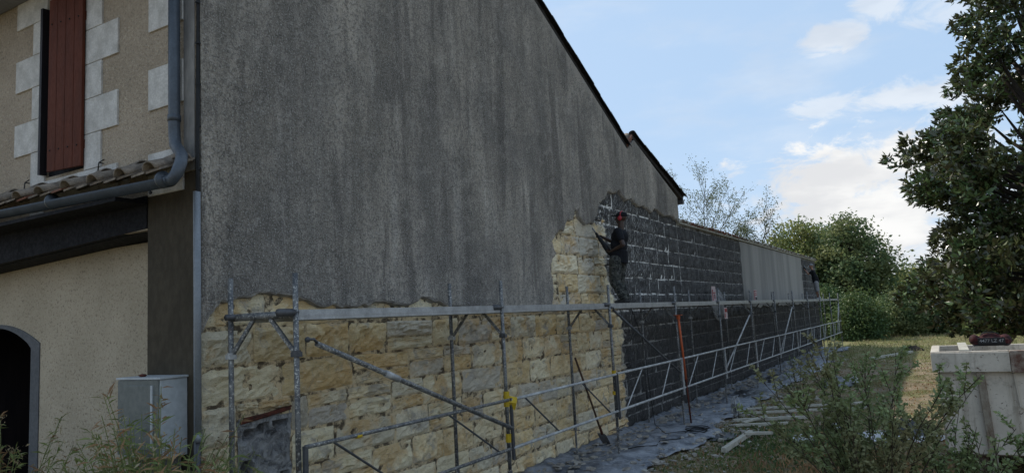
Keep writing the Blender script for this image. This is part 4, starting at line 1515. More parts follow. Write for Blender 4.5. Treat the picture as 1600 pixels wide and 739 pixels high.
def crumple(name, label, cat, c, rx, ry, h, mt, seed, rz=0, n=26, rough=1.0):
    """a heap of crumpled sheet"""
    vs = []
    for j in range(n):
        for i in range(n):
            u, v = i / (n - 1) * 2 - 1, j / (n - 1) * 2 - 1
            r2 = math.sqrt(u * u + v * v)
            k = max(0, 1 - r2)
            a = math.atan2(v, u)
            rr = 1 + .25 * fbm(math.cos(a) * 1.5, math.sin(a) * 1.5, seed)
            z = h * (k ** .6) * (.65 + .6 * abs(fbm(u * 2 + seed, v * 2, seed)) * rough + .25 * fbm(u * 5, v * 5, seed)) + .008
            vs.append((u * rx * rr, v * ry * rr, max(z, .008 + .015 * abs(fbm(u * 6, v * 6, seed + 1)))))
    fs = [(j * n + i, j * n + i + 1, (j + 1) * n + i + 1, (j + 1) * n + i) for j in range(n - 1) for i in range(n - 1)
          if max(((i / (n - 1) * 2 - 1) ** 2 + (j / (n - 1) * 2 - 1) ** 2), ((i + 1) / (n - 1) * 2 - 1) ** 2 + ((j + 1) / (n - 1) * 2 - 1) ** 2) < 1.25]
    o = MB().add(vs, fs).build(name, mt, None, True, 0, c)
    o.rotation_euler = (0, 0, rz)
    so = o.modifiers.new('s', 'SOLIDIFY')
    so.thickness = .004
    return tag(o, label, cat)


crumple('plastic_sheet', 'bunched black sheeting with a torn edge on the tarpaulin behind the fan', 'sheeting', (1.0, 21.5, .02), .55, 1.0, .14, 'black_tarp', 3)
crumple('plastic_sheet', 'dark crumpled sheet lying beyond the battens at the edge of the tarpaulin', 'sheeting', (1.0, 26.2, .02), .6, 1.6, .17, 'black_tarp', 5)
crumple('plastic_sheet', 'black sheet with a raised pale corner lying on the bare earth behind the bush', 'sheeting', (3.0, 24.8, .0), .55, 1.2, .24, 'black_tarp', 8)
crumple('paper_sheet', 'small white sheet propped on the black sheeting behind the bush', 'sheet', (3.5, 24.6, .06), .12, .3, .22, 'white_sheet', 12)
crumple('plastic_sheet', 'flattened black rubber mat at the near edge of the tarpaulin below the orange prop', 'sheeting', (2.05, 14.6, .0), .25, .45, .05, 'black_tarp', 15)
crumple('rubble_sack', 'split black rubble sack in the grass beside the skip', 'sack', (5.25, 15.3, .0), .36, .42, .40, 'black_tarp', 21, .2)
crumple('plastic_sheet', 'torn white plastic sheet spread under the black rubble sack', 'sheeting', (5.10, 15.15, .0), .70, .62, .10, 'white_sheet', 24, .1)
crumple('plastic_bag', 'white crumpled bag in the grass behind the bush, left of the bushy stems', 'bag', (3.55, 14.6, .0), .26, .34, .12, 'white_sheet', 31)
crumple('plastic_bag', 'small white bag just beyond the larger one', 'bag', (3.95, 16.0, .0), .12, .16, .10, 'white_sheet', 33)
crumple('rubble_lump', 'dark lump of earth on the bare ground near the tree line', 'earth lump', (4.6, 40.0, .0), .5, .4, .30, 'bark', 36)

# industrial fan
fa = thing('floor_fan', 'round caged floor fan standing on the edge of the tarpaulin', 'fan', (1.75, 16.9, 0), R(-62))
cg = MB()
R_ = .21
for rr, yy in ((R_, 0), (R_, .09), (R_ * .75, -.02), (R_ * .5, -.035), (R_ * .25, -.045)):
    pts = [(rr * math.cos(a), yy, .30 + rr * math.sin(a)) for a in np.linspace(0, 2 * math.pi, 28)]
    cg.tube(pts, .008 if rr == R_ else .004, 5)
for k in range(16):
    a = k * math.pi / 8
    cg.tube([(0, -.05, .30), (R_ * .6 * math.cos(a), -.035, .30 + R_ * .6 * math.sin(a)), (R_ * math.cos(a), 0, .30 + R_ * math.sin(a)), (R_ * math.cos(a), .09, .30 + R_ * math.sin(a))], .003, 4)
cg.build('cage', 'dusty', None).parent = fa
hb = MB().tube([(0, -.03, .30), (0, .10, .30)], .05, 12).build('motor', 'dark_steel', None, True)
hb.parent = fa
for k in range(5):
    a = k * 2 * math.pi / 5
    b_o = MB().add([(.04 * math.cos(a), .02, .30 + .04 * math.sin(a)), (.18 * math.cos(a - .25), .0, .30 + .18 * math.sin(a - .25)), (.185 * math.cos(a + .3), .045, .30 + .185 * math.sin(a + .3)), (.045 * math.cos(a + .7), .05, .30 + .045 * math.sin(a + .7))], [(0, 1, 2, 3)]).build('blade', 'steel_blade', None)
    b_o.parent = fa
ft = MB().tube([(-.21, .045, .30), (-.20, .045, .05), (-.16, .045, .02), (.16, .045, .02), (.20, .045, .05), (.21, .045, .30)], .011, 7).tube([(-.16, -.10, .015), (-.16, .18, .015)], .011, 6).tube([(.16, -.10, .015), (.16, .18, .015)], .011, 6).build('stand', 'dark_steel', None, True)
ft.parent = fa

# black cables on the tarpaulin
def loop_pts(c, r, turns, z0=.04, jit=.04):
    return [(c[0] + (r + jit * math.sin(a * 2.3)) * math.cos(a), c[1] + (r * 1.2 + jit * math.cos(a * 1.7)) * math.sin(a), z0 + .004 * a) for a in np.linspace(0, turns * 2 * math.pi, int(turns * 26))]


tag(MB().tube(loop_pts((1.55, 14.7, 0), .20, 4.5), .010, 6).tube([(1.30, 14.9, .05), (.98, 14.4, .06), (.92, 14.0, .30), (.90, 13.9, 1.0), (.88, 13.83, 1.9)], .007, 6).build('power_cable', 'black', None, True),
    'coil of black cable on the tarpaulin with one end hanging from the deck', 'cable')
tag(MB().tube([(.75, 12.2, .07), (.95, 12.9, .06), (1.25, 13.1, .06), (1.15, 13.6, .06), (1.45, 13.9, .06), (1.35, 14.2, .06)], .009, 6).build('power_cable', 'black', None, True),
    'thin black cable snaking across the tarpaulin past the third post', 'cable')

# pale battens and old frames on the grass
BT = 'pale battens lying on the grass'


def batten(a, b_, wd, ht, label, mt='pale_wood', name='batten', nails=True):
    o = MB().bar(a, b_, wd, ht).build(name, mt, None, bevel=.004)
    return tag(o, label, 'batten', BT)


batten((1.75, 18.1, .07), (4.2, 19.6, .07), .09, .05, 'longest pale batten, farthest from the camera of those on the grass')
batten((1.9, 17.6, .05), (4.3, 18.9, .05), .06, .05, 'thin pale batten just this side of the farthest one')
batten((1.85, 16.35, .06), (3.3, 17.1, .06), .10, .06, 'pale batten crossing the middle of the pile, right of the fan')
batten((2.0, 15.8, .04), (3.0, 16.3, .04), .08, .05, 'nearest long pale batten beside the fan')
batten((2.18, 15.9, .09), (2.5, 16.65, .12), .07, .04, 'short pale batten laid across two others')
batten((2.55, 12.85, .07), (2.60, 14.7, .09), .085, .085, 'thick whitewashed post lying alone, nearest the camera')
batten((2.60, 14.2, .14), (3.0, 14.5, .12), .07, .05, 'short stub projecting from the whitewashed post')
batten((2.60, 14.55, .10), (3.0, 14.75, .08), .06, .05, 'second short stub at the far end of the whitewashed post')
batten((3.2, 34, .08), (4.6, 38, .08), .12, .1, 'pale batten far off on the bare earth towards the trees')

# ================================================================= skip
skp = thing('skip', 'large off-white steel waste skip with a stained rim and ribs', 'skip', (7.2, 13, 0))
SX0, SX1, SY0, SY1 = 5.90, 9.0, 12.20, 14.1
MB().prism([(SX0 + .03, .30), (SX1, .30), (SX1, 1.42), (SX0, 1.42)], SY0, SY0 + .03, 'y').build('front_panel', 'skip', skp)
MB().prism([(SX0 + .03, .30), (SX1, .30), (SX1, 1.42), (SX0, 1.42)], SY1 - .03, SY1, 'y').build('rear_panel', 'skip', skp)
MB().box((SX0 + .0, SY0 + .031, .30), (SX0 + .03, SY1 - .031, 1.42)).build('end_panel', 'skip', skp)
MB().box((SX0 + .03, SY0 + .03, .28), (SX1, SY1 - .03, .299)).build('floor_panel', 'skip_rust', skp)
MB().box((SX0 - .06, SY0 - .10, 1.43), (6.78, SY0 + .035, 1.70)).box((SX0 - .06, SY0 - .07, 1.7005), (6.78, SY0 + .035, 1.715)).build('rim', 'skip', skp, bevel=.008)
MB().box((6.783, SY0 - .11, 1.42), (SX1, SY0 + .035, 1.715)).build('rim', 'skip_rust', skp, bevel=.008)['label'] = 'rusty peeling end of the rim'
MB().box((SX0 - .06, SY1 - .035, 1.43), (SX1, SY1 + .08, 1.69)).build('rim', 'skip', skp, bevel=.008)
MB().box((SX0 - .065, SY0 + .04, 1.43), (SX0 + .05, SY1 - .04, 1.70)).build('rim', 'skip', skp, bevel=.008)
for x in (6.42, 7.35, 8.3):
    MB().add([(x - .05, SY0 - .075, 1.428), (x + .05, SY0 - .075, 1.428), (x + .09, SY0 - .075, .03), (x + .0, SY0 - .075, .03), (x - .05, SY0 - .002, 1.428), (x + .05, SY0 - .002, 1.428), (x + .09, SY0 - .002, .03), (x, SY0 - .002, .03)],
             [(0, 1, 2, 3), (7, 6, 5, 4), (0, 4, 5, 1), (1, 5, 6, 2), (2, 6, 7, 3), (3, 7, 4, 0)]).build('rib', 'skip_rib', skp, bevel=.006)
MB().prism([(6.80, 1.41), (6.83, .95), (7.1, .78), (7.1, .32), (7.12, .32), (7.12, .80), (6.85, .97), (6.82, 1.41)], SY0 - .035, SY0 - .001, 'y').build('folded_edge', 'skip', skp)
MB().box((SX0 + .35, SY0 + .2, 0), (SX0 + .5, SY1 - .2, .28)).build('skid', 'skip_rust', skp)
MB().box((SX1 - .6, SY0 + .2, 0), (SX1 - .45, SY1 - .2, .28)).build('skid', 'skip_rust', skp)
o = crumple('rubble', 'mixed rubble filling the skip', 'rubble', (7.35, 13.15, 1.30), 1.20, .72, .26, 'chip', 44, 0, 34)
o['kind'] = 'stuff'
# bag lying on the rim
bg_ = thing('tool_bag', 'dark red and black holdall with pale lettering lying on the skip', 'bag', (6.62, 13.1, 1.70), R(2))
t = MB()
t.ball((0, 0, .09), (.33, .17, .10), 20, 12)
t.box((-.30, -.15, .0), (.30, .15, .13))
t.ball((-.27, -.02, .12), (.10, .14, .11), 14, 9)
t.ball((.26, .02, .10), (.12, .15, .12), 14, 9)
t.ball((.08, .05, .17), (.12, .08, .07), 14, 9)
t.ball((0, 0, .15), (.2, .10, .10), 14, 9)
bb = remesh(t, 'bag_body', 'red_bag', None, .014, 3)
bb.parent = bg_
bb.location = (0, 0, 0)
MB().box((-.22, -.182, .03), (.24, -.160, .165)).build('side_pocket', 'black', None, bevel=.01).parent = bg_
MB().box((-.30, -.16, -.0), (.30, .15, .03)).build('base', 'black', None, bevel=.01).parent = bg_
MB().tube([(-.16, -.06, .22), (-.08, -.04, .265), (.08, -.04, .265), (.16, -.06, .22)], .012, 7).build('handle', 'black', None, True).parent = bg_
tx = bpy.data.curves.new('lettering', 'FONT')
tx.body = '4477 LZ 47'
tx.size = .088
tx.extrude = .0015
tx.align_x = 'CENTER'
tx.materials.append(M['letter'])
to = bpy.data.objects.new('lettering', tx)
col.objects.link(to)
dg = bpy.context.evaluated_depsgraph_get()
tm = bpy.data.meshes.new_from_object(to.evaluated_get(dg))
bpy.data.objects.remove(to)
o = link('lettering', tm, 'letter', None)
o.parent = bg_
o.location = (.01, -.186, .075)
o.rotation_euler = (R(90), 0, 0)
# rubble bag supported by a board across the skip
tag(MB().box((6.2, SY0 - .02, 1.716), (6.32, SY1 + .0, 1.735)).build('board', 'pale_wood', None), 'narrow board laid across the skip under the holdall', 'board')
bg_.location.z = 1.735
bg_.scale = (.74, .8, .74)

# ================================================================= utility cabinet
ac = thing('utility_cabinet', 'grey and white metal cabinet fixed at the foot of the house corner', 'cabinet', (-.45, 4.26, 1.5))
MB().box((-.77, 4.12, 1.42), (-.125, 4.395, 2.13)).build('case', 'cabinet', ac, bevel=.006)
MB().box((-.79, 4.10, 2.132), (-.11, 4.398, 2.152)).build('lid', 'cabinet', ac, bevel=.004)
MB().box((-.768, 4.108, 1.44), (-.14, 4.1195, 2.125)).build('front_panel', 'cabinet_green', ac)
MB().box((-.66, 4.098, 1.50), (-.24, 4.1075, 2.08)).build('door', 'cabinet_green', ac, bevel=.003)
MB().box((-.24, 4.094, 1.50), (-.215, 4.1075, 2.08)).build('door_edge', 'cabinet', ac)
MB().box((-.70, 4.2, 0), (-.20, 4.38, 1.418)).build('plinth', 'old_plaster', ac)
MB().ball((-.52, 4.20, 2.165), (.05, .03, .015), 8, 5).build('cap', 'rust', ac)

# wire coil on a low fence at the porch
wc = thing('wire_fence', 'low fence post line carrying a loose coil of rusty wire below the porch wall', 'fence', (-1.0, 3.75, 0))
pts = []
for a in np.linspace(0, 2 * math.pi * 9, 260):
    pts.append((-2.0 + a / (2 * math.pi) * .20 + .10 * math.cos(a), 3.72 + .03 * math.sin(a * .5), 1.17 + .12 * math.sin(a)))
MB().tube(pts, .0045, 5).build('wire_coil', 'rust', wc, True)
for x in (-2.1, -1.1, -.15):
    MB().box((x - .03, 3.72, 0), (x + .03, 3.78, 1.12)).build('post', 'wood', wc)
for z in (.4, .75, 1.05):
    MB().tube([(-2.3, 3.71, z), (-.05, 3.71, z)], .003, 4).build('wire', 'rust', wc)


# ================================================================= vegetation
def rand_dirs(n, zb=0.0):
    v = rng.normal(size=(n, 3))
    v[:, 2] += zb
    return v / np.linalg.norm(v, axis=1, keepdims=True)


def branch_tree(name, label, base, profile, nclus, per, leaf, trunk_r, mt, bark, group=None, cl_r=.5, asym=None, inner=.35, limb_k=26, tilt=(0, 0), rosette=False, seed=0, ysq=1.0, clump=0, lumpy=1.0):
    """profile: list of (z, radius). Clusters of leaves fill the crown, limbs reach into it."""
    global rng
    rng = np.random.default_rng(seed + 77)
    bx, by, bz = base
    nchild = nclus
    if clump:
        nclus = nclus // clump
    zs = np.array([p[0] for p in profile]); rs = np.array([p[1] for p in profile])
    dens = np.clip(rs, .05, None) ** 2
    zz = np.linspace(zs[0], zs[-1], 200)
    dd_ = np.interp(zz, zs, dens)
    cdf = np.cumsum(dd_); cdf /= cdf[-1]
    z = np.interp(rng.random(nclus), cdf, zz)
    rr = np.interp(z, zs, rs)
    u = rng.random(nclus)
    rad = rr * (inner + (1 - inner) * u ** .45)
    an = rng.random(nclus) * 2 * math.pi
    lump = np.array([1 + .34 * lumpy * fbm(math.cos(a) * 1.9, math.sin(a) * 1.9, zc * .75 + seed) + .16 * lumpy * fbm(math.cos(a) * 4, math.sin(a) * 4, zc * 1.6 + seed) for a, zc in zip(an, z)])
    rad = rad * lump
    C_ = np.stack([bx + rad * np.cos(an), by + rad * np.sin(an) * ysq, z], axis=1)
    if clump:
        off = rng.normal(size=(nclus * clump, 3))
        off /= np.linalg.norm(off, axis=1, keepdims=True)
        C_ = np.repeat(C_, clump, axis=0) + off * (cl_r * rng.uniform(.45, 1.0, size=(nclus * clump, 1))) * np.array([1, 1, .8])
        rad = np.repeat(rad, clump)
        nclus = len(C_)
    root = thing(name, label, 'tree', base, 0, group)
    # limbs
    tb = MB()
    top = zs[-1] * .82 + bz
    axis = lambda t: Vector((bx + tilt[0] * t + .15 * math.sin(t * 5 + seed) * trunk_r * 4, by + tilt[1] * t, bz + (top - bz) * t))
    tb.tube([axis(i / 8) for i in range(9)], [trunk_r * (1.15 if i == 0 else 1 - .10 * i) for i in range(9)], 9)
    o = tb.build('trunk', bark, root, True)
    lm = MB()
    idx = rng.permutation(nclus)[:limb_k]
    for i in idx:
        c_ = Vector(C_[i])
        h = max(.12, min(.95, (c_.z - bz) / (top - bz) * .75))
        a_ = axis(h)
        m_ = a_.lerp(c_, .5) + Vector((0, 0, -.05 * (c_ - a_).length))
        lm.tube([a_, m_, c_], [trunk_r * .38, trunk_r * .22, trunk_r * .06], 5, False)
    lm.build('limbs', bark, root)
    # leaves
    n = nclus * per
    CC = np.repeat(C_, per, axis=0)
    if rosette:
        out = C_ - np.array([bx, by, 0]); out[:, 2] = .6 * np.abs(rad)
        out = out / np.linalg.norm(out, axis=1, keepdims=True)
        D = rand_dirs(n) * .85 + np.repeat(out, per, axis=0) * .55
        P = CC + rng.normal(size=(n, 3)) * leaf * .22
        L = leaf * (.75 + .5 * rng.random(n)); W = L * .42
    else:
        P = CC + rng.normal(size=(n, 3)) * cl_r * np.array([1, 1, .75]) * .5
        D = rand_dirs(n, -.1)
        L = leaf * (.6 + .8 * rng.random(n)); W = L * .62
    me = leaf_mesh('crown', P, D, L, W)
    link('crown', me, mt, root)
    return root


# magnolia beyond the skip
prof = [(1.6, 2.2), (2.0, 3.5), (2.6, 3.9), (3.4, 3.4), (4.1, 2.8), (5.0, 3.1), (6.0, 3.4), (6.8, 3.2), (7.4, 2.6), (8.2, 1.95), (9.2, 1.55), (10.2, 1.6), (11.2, 1.5), (12.5, 1.1), (13.6, .4)]
branch_tree('magnolia_tree', 'big dark magnolia with glossy leaves standing behind the skip', (8.9, 24, 0), prof, 8100, 9, .20, .22, 'magnolia', 'bark', None, .46, None, .30, 150, (0, 0), True, 1, 1.0, 15, .6)

# trees at the end of the garden
G1 = 'trees at the far end of the garden'
branch_tree('oak_tree', 'yellow-green leafy tree rising just behind the end of the boundary wall', (-4.6, 68, 0), [(1.5, 1.5), (3.5, 3.2), (5.5, 3.4), (7.6, 2.8), (9.2, 1.4), (9.8, .4)], 330, 60, .26, .25, 'oak', 'bark', G1, .95, seed=2, limb_k=60, inner=.2)
branch_tree('oak_tree', 'tallest dark green tree in the middle of the tree line', (-.2, 66, 0), [(1.0, 1.5), (3.0, 2.9), (5.0, 3.0), (7.0, 2.5), (8.6, 1.5), (9.5, .4)], 350, 60, .26, .28, 'oak_dark', 'bark', G1, .9, seed=3, limb_k=60, inner=.2)
branch_tree('oak_tree', 'rounded tree between the yellow-green one and the tallest dark one', (-2.5, 72, 0), [(1.0, 1.5), (3.0, 2.6), (6.0, 2.6), (8.5, 1.8), (9.6, .4)], 230, 58, .26, .25, 'oak', 'bark', G1, .9, seed=4, limb_k=50, inner=.2)
branch_tree('garden_tree', 'lower pale green tree right of the tallest one', (3.9, 78, 0), [(.5, 2), (2.5, 2.6), (4.2, 2.2), (5.6, .5)], 300, 40, .25, .22, 'oak', 'bark', G1, 1.1, seed=5, limb_k=30, inner=.2)
branch_tree('garden_tree', 'lower tree half hidden behind the left edge of the magnolia', (7.4, 80, 0), [(.5, 2), (3, 3.2), (5.0, 2.4), (6.2, .5)], 340, 40, .26, .22, 'oak_dark', 'bark', G1, 1.2, seed=6, limb_k=30, inner=.2)
branch_tree('garden_tree', 'broad dark tree hidden behind the magnolia', (13.5, 76, 0), [(.4, 3), (3, 4.6), (6.0, 3.6), (7.6, .6)], 520, 40, .27, .25, 'oak_dark', 'bark', G1, 1.3, seed=7, limb_k=30, inner=.2)
branch_tree('garden_tree', 'broad tree outside the right edge behind the magnolia', (22, 74, 0), [(.4, 3), (3, 5.0), (6.5, 4.0), (8.4, .6)], 420, 36, .3, .28, 'oak', 'bark', G1, 1.4, seed=8, limb_k=30, inner=.2)
branch_tree('garden_tree', 'dark tree standing behind the boundary wall and left of the tree line', (-10.5, 78, 0), [(.5, 2.5), (3, 3.8), (6.0, 3.0), (7.6, .6)], 420, 36, .28, .25, 'oak_dark', 'bark', G1, 1.3, seed=9, limb_k=30, inner=.2)
G2 = 'shrubs in front of the far trees'
SH = [((1.2, 52, 0), 1.35, 3.0, 'shrub', 'rounded dark green shrub at the very end of the scaffold'),
      ((-.9, 55, 0), 1.5, 3.4, 'shrub', 'dark shrub seen through the last bays of the scaffold'),
      ((3.3, 56, 0), 1.5, 2.9, 'oak_dark', 'bushy shrub right of the rounded one, below the tallest tree'),
      ((5.4, 58, 0), 1.6, 2.5, 'shrub', 'dark shrub below the lower pale tree'),
      ((7.6, 57, 0), 1.6, 2.3, 'oak_dark', 'shrub half behind the magnolia foliage on its left'),
      ((10.0, 58, 0), 2.0, 2.4, 'shrub', 'dark shrub seen under the magnolia left of its trunk'),
      ((12.8, 58, 0), 1.9, 2.2, 'oak', 'bright green shrub seen under the magnolia beside its trunk'),
      ((15.6, 58, 0), 2.2, 2.6, 'shrub', 'dark shrub beyond the holdall at the right edge'),
      ((-3.4, 58, 0), 2.0, 3.6, 'oak_dark', 'dark shrub behind the end of the boundary wall')]
for i, (b_, r_, h_, mt, lb) in enumerate(SH):
    rt_ = branch_tree('garden_shrub', lb, b_, [(.05, r_ * .95), (h_ * .35, r_ * 1.15), (h_ * .7, r_ * .9), (h_, r_ * .25)], 300, 34, .16, .06, mt, 'bark', G2, .65, seed=20 + i, limb_k=24, inner=.15)
    rt_['category'] = 'shrub'


# bare, thin trees behind the wall
def bare_tree(name, label, base, h, lean, seed, spread=1.0, leaves=2600, nb=9, split=5):
    global rng
    rng = np.random.default_rng(seed)
    rs = random.Random(seed)
    root = thing(name, label, 'tree', base, 0, 'thin trees behind the boundary wall')
    tb, br = MB(), MB()
    tips = []

    def grow(p, d_, ln, r, depth):
        pts = [p]
        n = 4
        dd_ = d_.copy()
        for i in range(n):
            dd_ = (dd_ + Vector((rs.uniform(-.12, .12), rs.uniform(-.12, .12), rs.uniform(-.02, .10)))).normalized()
            pts.append(pts[-1] + dd_ * ln / n)
        (tb if depth == 0 else br).tube(pts, [max(r * (.75 - .12 * i), .005) for i in range(n + 1)], 6 if depth < 2 else 4, False)
        if depth >= 3:
            tips.extend(pts[1:])
            return
        kids = split if depth else nb
        for k in range(kids):
            t = (.40 if depth == 0 else .25) + .6 * k / kids + rs.uniform(0, .06)
            i = min(n - 1, int(t * n))
            q0 = pts[i].lerp(pts[i + 1], t * n - i)
            a = rs.uniform(0, 2 * math.pi)
            out = Vector((math.cos(a), math.sin(a), 0))
            nd = (dd_ * .75 + out * rs.uniform(.55, .9) * spread + Vector((0, 0, .15))).normalized()
            grow(q0, nd, ln * rs.uniform(.42, .58), r * .45, depth + 1)

    grow(Vector(base), Vector((lean, 0, 1)).normalized(), h * .72, .11, 0)
    tb.build('trunk', 'bark_grey', root)
    br.build('branches', 'bark_grey', root)
    T = np.array([tuple(t_) for t_ in tips])
    k = rng.integers(0, len(T), leaves)
    P = T[k] + rng.normal(size=(leaves, 3)) * .11
    link('crown', leaf_mesh('crown', P, rand_dirs(leaves, -.2), .11 + .05 * rng.random(leaves), .06), 'thin', root)
    return root


bare_tree('thin_tree', 'tall thin tree with sparse foliage directly behind the boundary wall', (-6.7, 46, 0), 10.4, .10, 3, 1.0, 4200)
bare_tree('thin_tree', 'lower thin tree leaning right, with its sparse crown above the coping', (-5.0, 47, 0), 8.4, .22, 8, 1.0, 3600)
bare_tree('thin_tree', 'thin tree half hidden by the end of the gable roof', (-9.1, 46, 0), 10.8, .05, 12, .7, 2400)

# foreground bush with bare stems
def stem_bush(name, label, base, h, spread, nst, lf, seed, mt='bush', per=26, cat='bush', group=None, lean=(0, 0), den=.065):
    global rng
    rng = np.random.default_rng(seed)
    rs = random.Random(seed)
    root = thing(name, label, cat, base, 0, group)
    P, D = [], []
    st_ = MB()
    for s_ in range(nst):
        a = rs.uniform(0, 2 * math.pi)
        out = Vector((math.cos(a), math.sin(a), 0))
        k = rs.uniform(.15, 1.0)
        ln = h * rs.uniform(.6, 1.05)
        p = Vector(base) + out * .06
        d_ = (Vector((lean[0], lean[1], 1)) + out * spread * k * .55).normalized()
        pts = [p]
        for i in range(7):
            d_ = (d_ + out * .07 * spread * k + Vector((rs.uniform(-.10, .10), rs.uniform(-.10, .10), rs.uniform(-.06, .03)))).normalized()
            pts.append(pts[-1] + d_ * ln / 7)
        st_.tube(pts, [max(.011 * (1 - .12 * i), .003) for i in range(8)], 5, False)
        for i in range(2, 8):
            for j in range(2 if i < 4 else 3):
                if rs.random() < .25:
                    continue
                q0 = pts[i - 1].lerp(pts[i], rs.random())
                b2 = (d_ + Vector((rs.uniform(-1, 1), rs.uniform(-1, 1), rs.uniform(-.3, .7)))).normalized()
                l2 = rs.uniform(.12, .38) * h / 2
                q1 = q0 + b2 * l2 * .5
                q2 = q1 + (b2 + Vector((0, 0, .15))).normalized() * l2 * .5
                st_.tube([q0, q1, q2], [.005, .004, .002], 4, False)
                for m_ in range(int(l2 / den * 2.2)):
                    t_ = rs.uniform(.2, 1)
                    P.append(tuple(q0.lerp(q2, t_)))
                    D.append((rs.uniform(-1, 1) + b2.x * .5, rs.uniform(-1, 1) + b2.y * .5, rs.uniform(-.5, .8)))
    st_.build('stems', 'twig', root)
    P, D = np.array(P), np.array(D)
    n = len(P)
    link('foliage', leaf_mesh('foliage', P, D, lf * (.6 + .7 * rng.random(n)), lf * .5, .18), mt, root)
    return root


stem_bush('leafy_bush', 'tall open bush with thin dark stems and small leaves in front of the battens', (5.25, 8.6, 0), 2.05, .82, 31, .060, 41, den=.021)
stem_bush('leafy_bush', 'smaller leafy bush left of the tall open one, close to the ground', (4.75, 9.9, 0), .75, .9, 7, .05, 43, den=.04)
stem_bush('leafy_bush', 'slender leafy shrub growing up in front of the skip', (5.98, 9.2, 0), 1.35, .8, 14, .058, 47, den=.024)
stem_bush('leafy_bush', 'sprig with a few dark leaves at the right edge in front of the skip', (6.45, 8.6, 0), 1.30, .55, 5, .075, 49, den=.12)
stem_bush('leafy_bush', 'sparse bush growing beside the tarpaulin beyond the fan', (2.9, 19.0, 0), 1.15, 1.1, 12, .055, 53, den=.06)


# grasses by the cabinet and porch
def reed(name, label, base, h, n, seed, spread=.35, dry=.25, seeds=.3, group=None):
    global rng
    rng = np.random.default_rng(seed)
    rs = random.Random(seed)
    root = thing(name, label, 'plant', base, 0, group)
    st_ = MB()
    A = {'bamboo': ([], [], []), 'dry': ([], [], []), 'seed': ([], [], [])}
    for s_ in range(n):
        a = rs.uniform(0, 2 * math.pi)
        out = Vector((math.cos(a), math.sin(a) * .6, 0))
        k = rs.random() ** .7
        p = Vector(base) + out * spread * k * .6
        ln = h * rs.uniform(.6, 1.05)
        d_ = (Vector((0, 0, 1)) + out * .28 * k).normalized()
        pts = [p]
        for i in range(8):
            d_ = (d_ + out * .05 * k + Vector((rs.uniform(-.06, .06), rs.uniform(-.06, .06), -.02))).normalized()
            pts.append(pts[-1] + d_ * ln / 8)
        st_.tube(pts, .003, 4, False)
        isdry = rs.random() < dry
        kind = 'dry' if isdry else 'bamboo'
        for i in range(3, 9):
            for j in range(6):
                q0 = pts[i - 1].lerp(pts[i], rs.random())
                v = Vector((rs.uniform(-1, 1), rs.uniform(-1, 1), rs.uniform(-.25, .9)))
                A[kind][0].append(tuple(q0)); A[kind][1].append(tuple(v)); A[kind][2].append(rs.uniform(.07, .17))
        if rs.random() < seeds:
            for j in range(8):
                q0 = pts[-1] + Vector((rs.uniform(-.05, .05), rs.uniform(-.05, .05), rs.uniform(-.14, .06)))
                A['seed'][0].append(tuple(q0)); A['seed'][1].append((d_.x + rs.uniform(-.5, .5), rs.uniform(-.5, .5), rs.uniform(-.6, .6))); A['seed'][2].append(rs.uniform(.035, .07))
    st_.build('stems', 'bamboo', root)
    for k, nm in (('bamboo', 'blades'), ('dry', 'dry_blades'), ('seed', 'seed_heads')):
        if A[k][0]:
            L = np.array(A[k][2])
            link(nm, leaf_mesh(nm, np.array(A[k][0]), np.array(A[k][1]), L, L * (.13 if k != 'seed' else .3), .2, .15), k, root)['kind'] = 'stuff'


reed('bamboo_clump', 'tall green grassy clump with dry brown tips in front of the cabinet', (.05, 3.95, 0), 1.78, 150, 61, .6, .14, .15)
reed('bamboo_clump', 'dry brown upright grass stalks against the cabinet side', (-.02, 3.98, 0), 2.08, 22, 62, .22, .9, .6)
reed('bamboo_clump', 'green grassy clump between the conduit and the first inner post', (.44, 4.08, 0), 1.42, 60, 63, .34, .05, .05)
reed('bamboo_clump', 'grassy plant with pale drooping seed heads in front of the dark doorway', (-2.55, 3.85, 0), 1.85, 34, 65, .7, .2, .8)
reed('bamboo_clump', 'low thin grassy plant at the bottom edge right of the doorway', (-.75, 3.9, 0), 1.35, 34, 67, .5, .1, .1)

# ground cover
def scatter(name, label, cat, n, f, lmin, lmax, wk, mt, zb=1.2, mask_=None):
    P = []
    while len(P) < n:
        x, y = f()
        if x < tarp_edge(y) + .05 and 7 < y < 43.5:
            continue
        if mask_ and not mask_(x, y):
            continue
        P.append((x, y, 0))
    P = np.array(P)
    L = lmin + (lmax - lmin) * rng.random(n)
    me = leaf_mesh(name, P, rand_dirs(n, zb), L, L * wk, .1)
    o = link(name, me, mt)
    return tag(o, label, cat, None, 'stuff')


rs_ = random.Random(5)
green = lambda x, y: fbm(x * .55, y * .55, 3) > -.05 + .25 * rs_.random()
scatter('grass', 'short green grass tufts on the open ground', 'grass', 42000, lambda: (rs_.uniform(1.7, 9.5), 8 + 24 * rs_.random() ** 1.3), .04, .10, .10, 'grass', 1.3, green)
scatter('grass', 'rough grass in front of the far shrubs', 'grass', 22000, lambda: (rs_.uniform(1.2, 22), rs_.uniform(32, 60)), .10, .24, .16, 'grass', 1.3)
scatter('dry_weeds', 'dry brown weeds at the foot of the bush', 'weeds', 9000, lambda: (rs_.gauss(5.0, .9), rs_.gauss(11.2, 1.4)), .05, .16, .14, 'dry', .9)
scatter('leaf_litter', 'dead leaves scattered over the bare earth', 'leaf litter', 9000, lambda: (rs_.uniform(1.7, 9), 8 + 26 * rs_.random() ** 1.2), .03, .07, .7, 'dry', .1)
scatter('low_weeds', 'low green weeds round the battens', 'weeds', 9000, lambda: (rs_.gauss(3.6, .8), rs_.gauss(13.8, 1.6)), .03, .09, .45, 'shrub', .5)
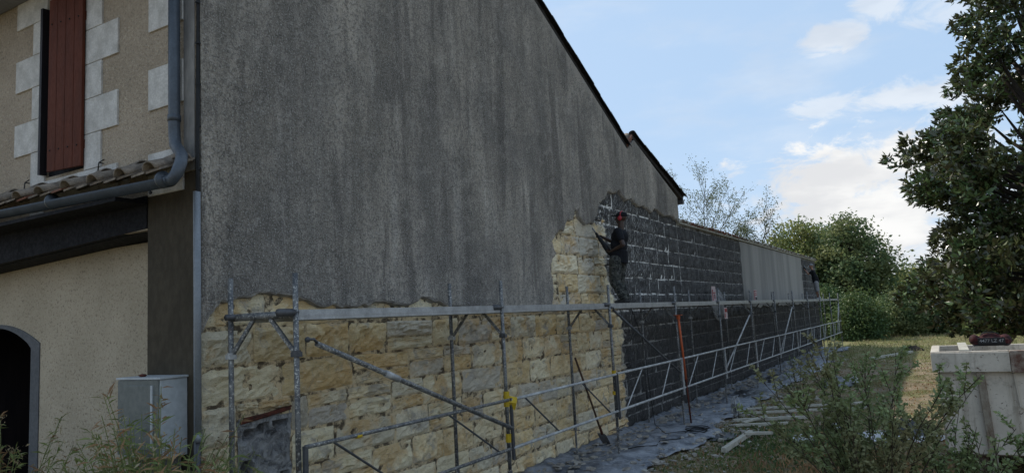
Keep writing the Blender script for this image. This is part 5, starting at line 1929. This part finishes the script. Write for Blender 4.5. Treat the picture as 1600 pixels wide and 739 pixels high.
# chips of stone and plaster
ch = MB()
for k in range(3800):
    if k >= 1500:
        y = 8 + 30 * rs_.random() ** 1.3
        x = .04 + abs(rs_.gauss(0, .32))
    elif k < 900:
        y = rs_.uniform(8.5, 22)
        x = tarp_edge(y) + rs_.uniform(-.15, 1.2) ** 1.0 * (1 if rs_.random() < .8 else 2)
    else:
        y = rs_.uniform(9, 40)
        x = rs_.uniform(.1, tarp_edge(y))
    s_ = rs_.uniform(.008, .035) * (1 if rs_.random() < .90 else 2.2)
    a = rs_.uniform(0, 6)
    mt_ = Matrix.Translation((x, y, s_ * .3 + (.03 if x < tarp_edge(y) else 0))) @ Matrix.Rotation(a, 4, 'Z') @ Matrix.Rotation(rs_.uniform(-.4, .4), 4, 'X')
    ch.box((-s_, -s_ * .7, -s_ * .35), (s_ * .8, s_ * .6, s_ * .3), mt_)
tag(ch.build('stone_chips', 'chip'), 'pale chips of stone and plaster scattered along the tarpaulin', 'rubble', None, 'stuff')

# flat lumps of knocked-off render lying below the wall
fr = MB()
for k in range(620):
    y = 8 + 30 * rs_.random() ** 1.25
    x = .06 + abs(rs_.gauss(0, .5)) if k < 480 else tarp_edge(y) + rs_.uniform(-.3, .6)
    s_ = rs_.uniform(.03, .10)
    mt_ = Matrix.Translation((x, y, .045 + rs_.uniform(0, .05))) @ Matrix.Rotation(rs_.uniform(0, 6), 4, 'Z') @ Matrix.Rotation(rs_.uniform(-.5, .5), 4, 'X')
    n_ = rs_.choice((4, 5, 6))
    po_ = [(s_ * rs_.uniform(.6, 1.1) * math.cos(a * 6.283 / n_), s_ * rs_.uniform(.6, 1.1) * math.sin(a * 6.283 / n_)) for a in range(n_)]
    h_ = rs_.uniform(.010, .028)
    vs = [mt_ @ Vector((a, b, z)) for z in (0, h_) for a, b in po_]
    fr.add(vs, [tuple(range(n_ - 1, -1, -1)), tuple(range(n_, 2 * n_))] + [(i, (i + 1) % n_, n_ + (i + 1) % n_, n_ + i) for i in range(n_)])
tag(fr.build('render_fragments', 'lip'), 'broken flat lumps of knocked-off render below the stripped wall', 'rubble', None, 'stuff')

bpy.context.view_layer.update()
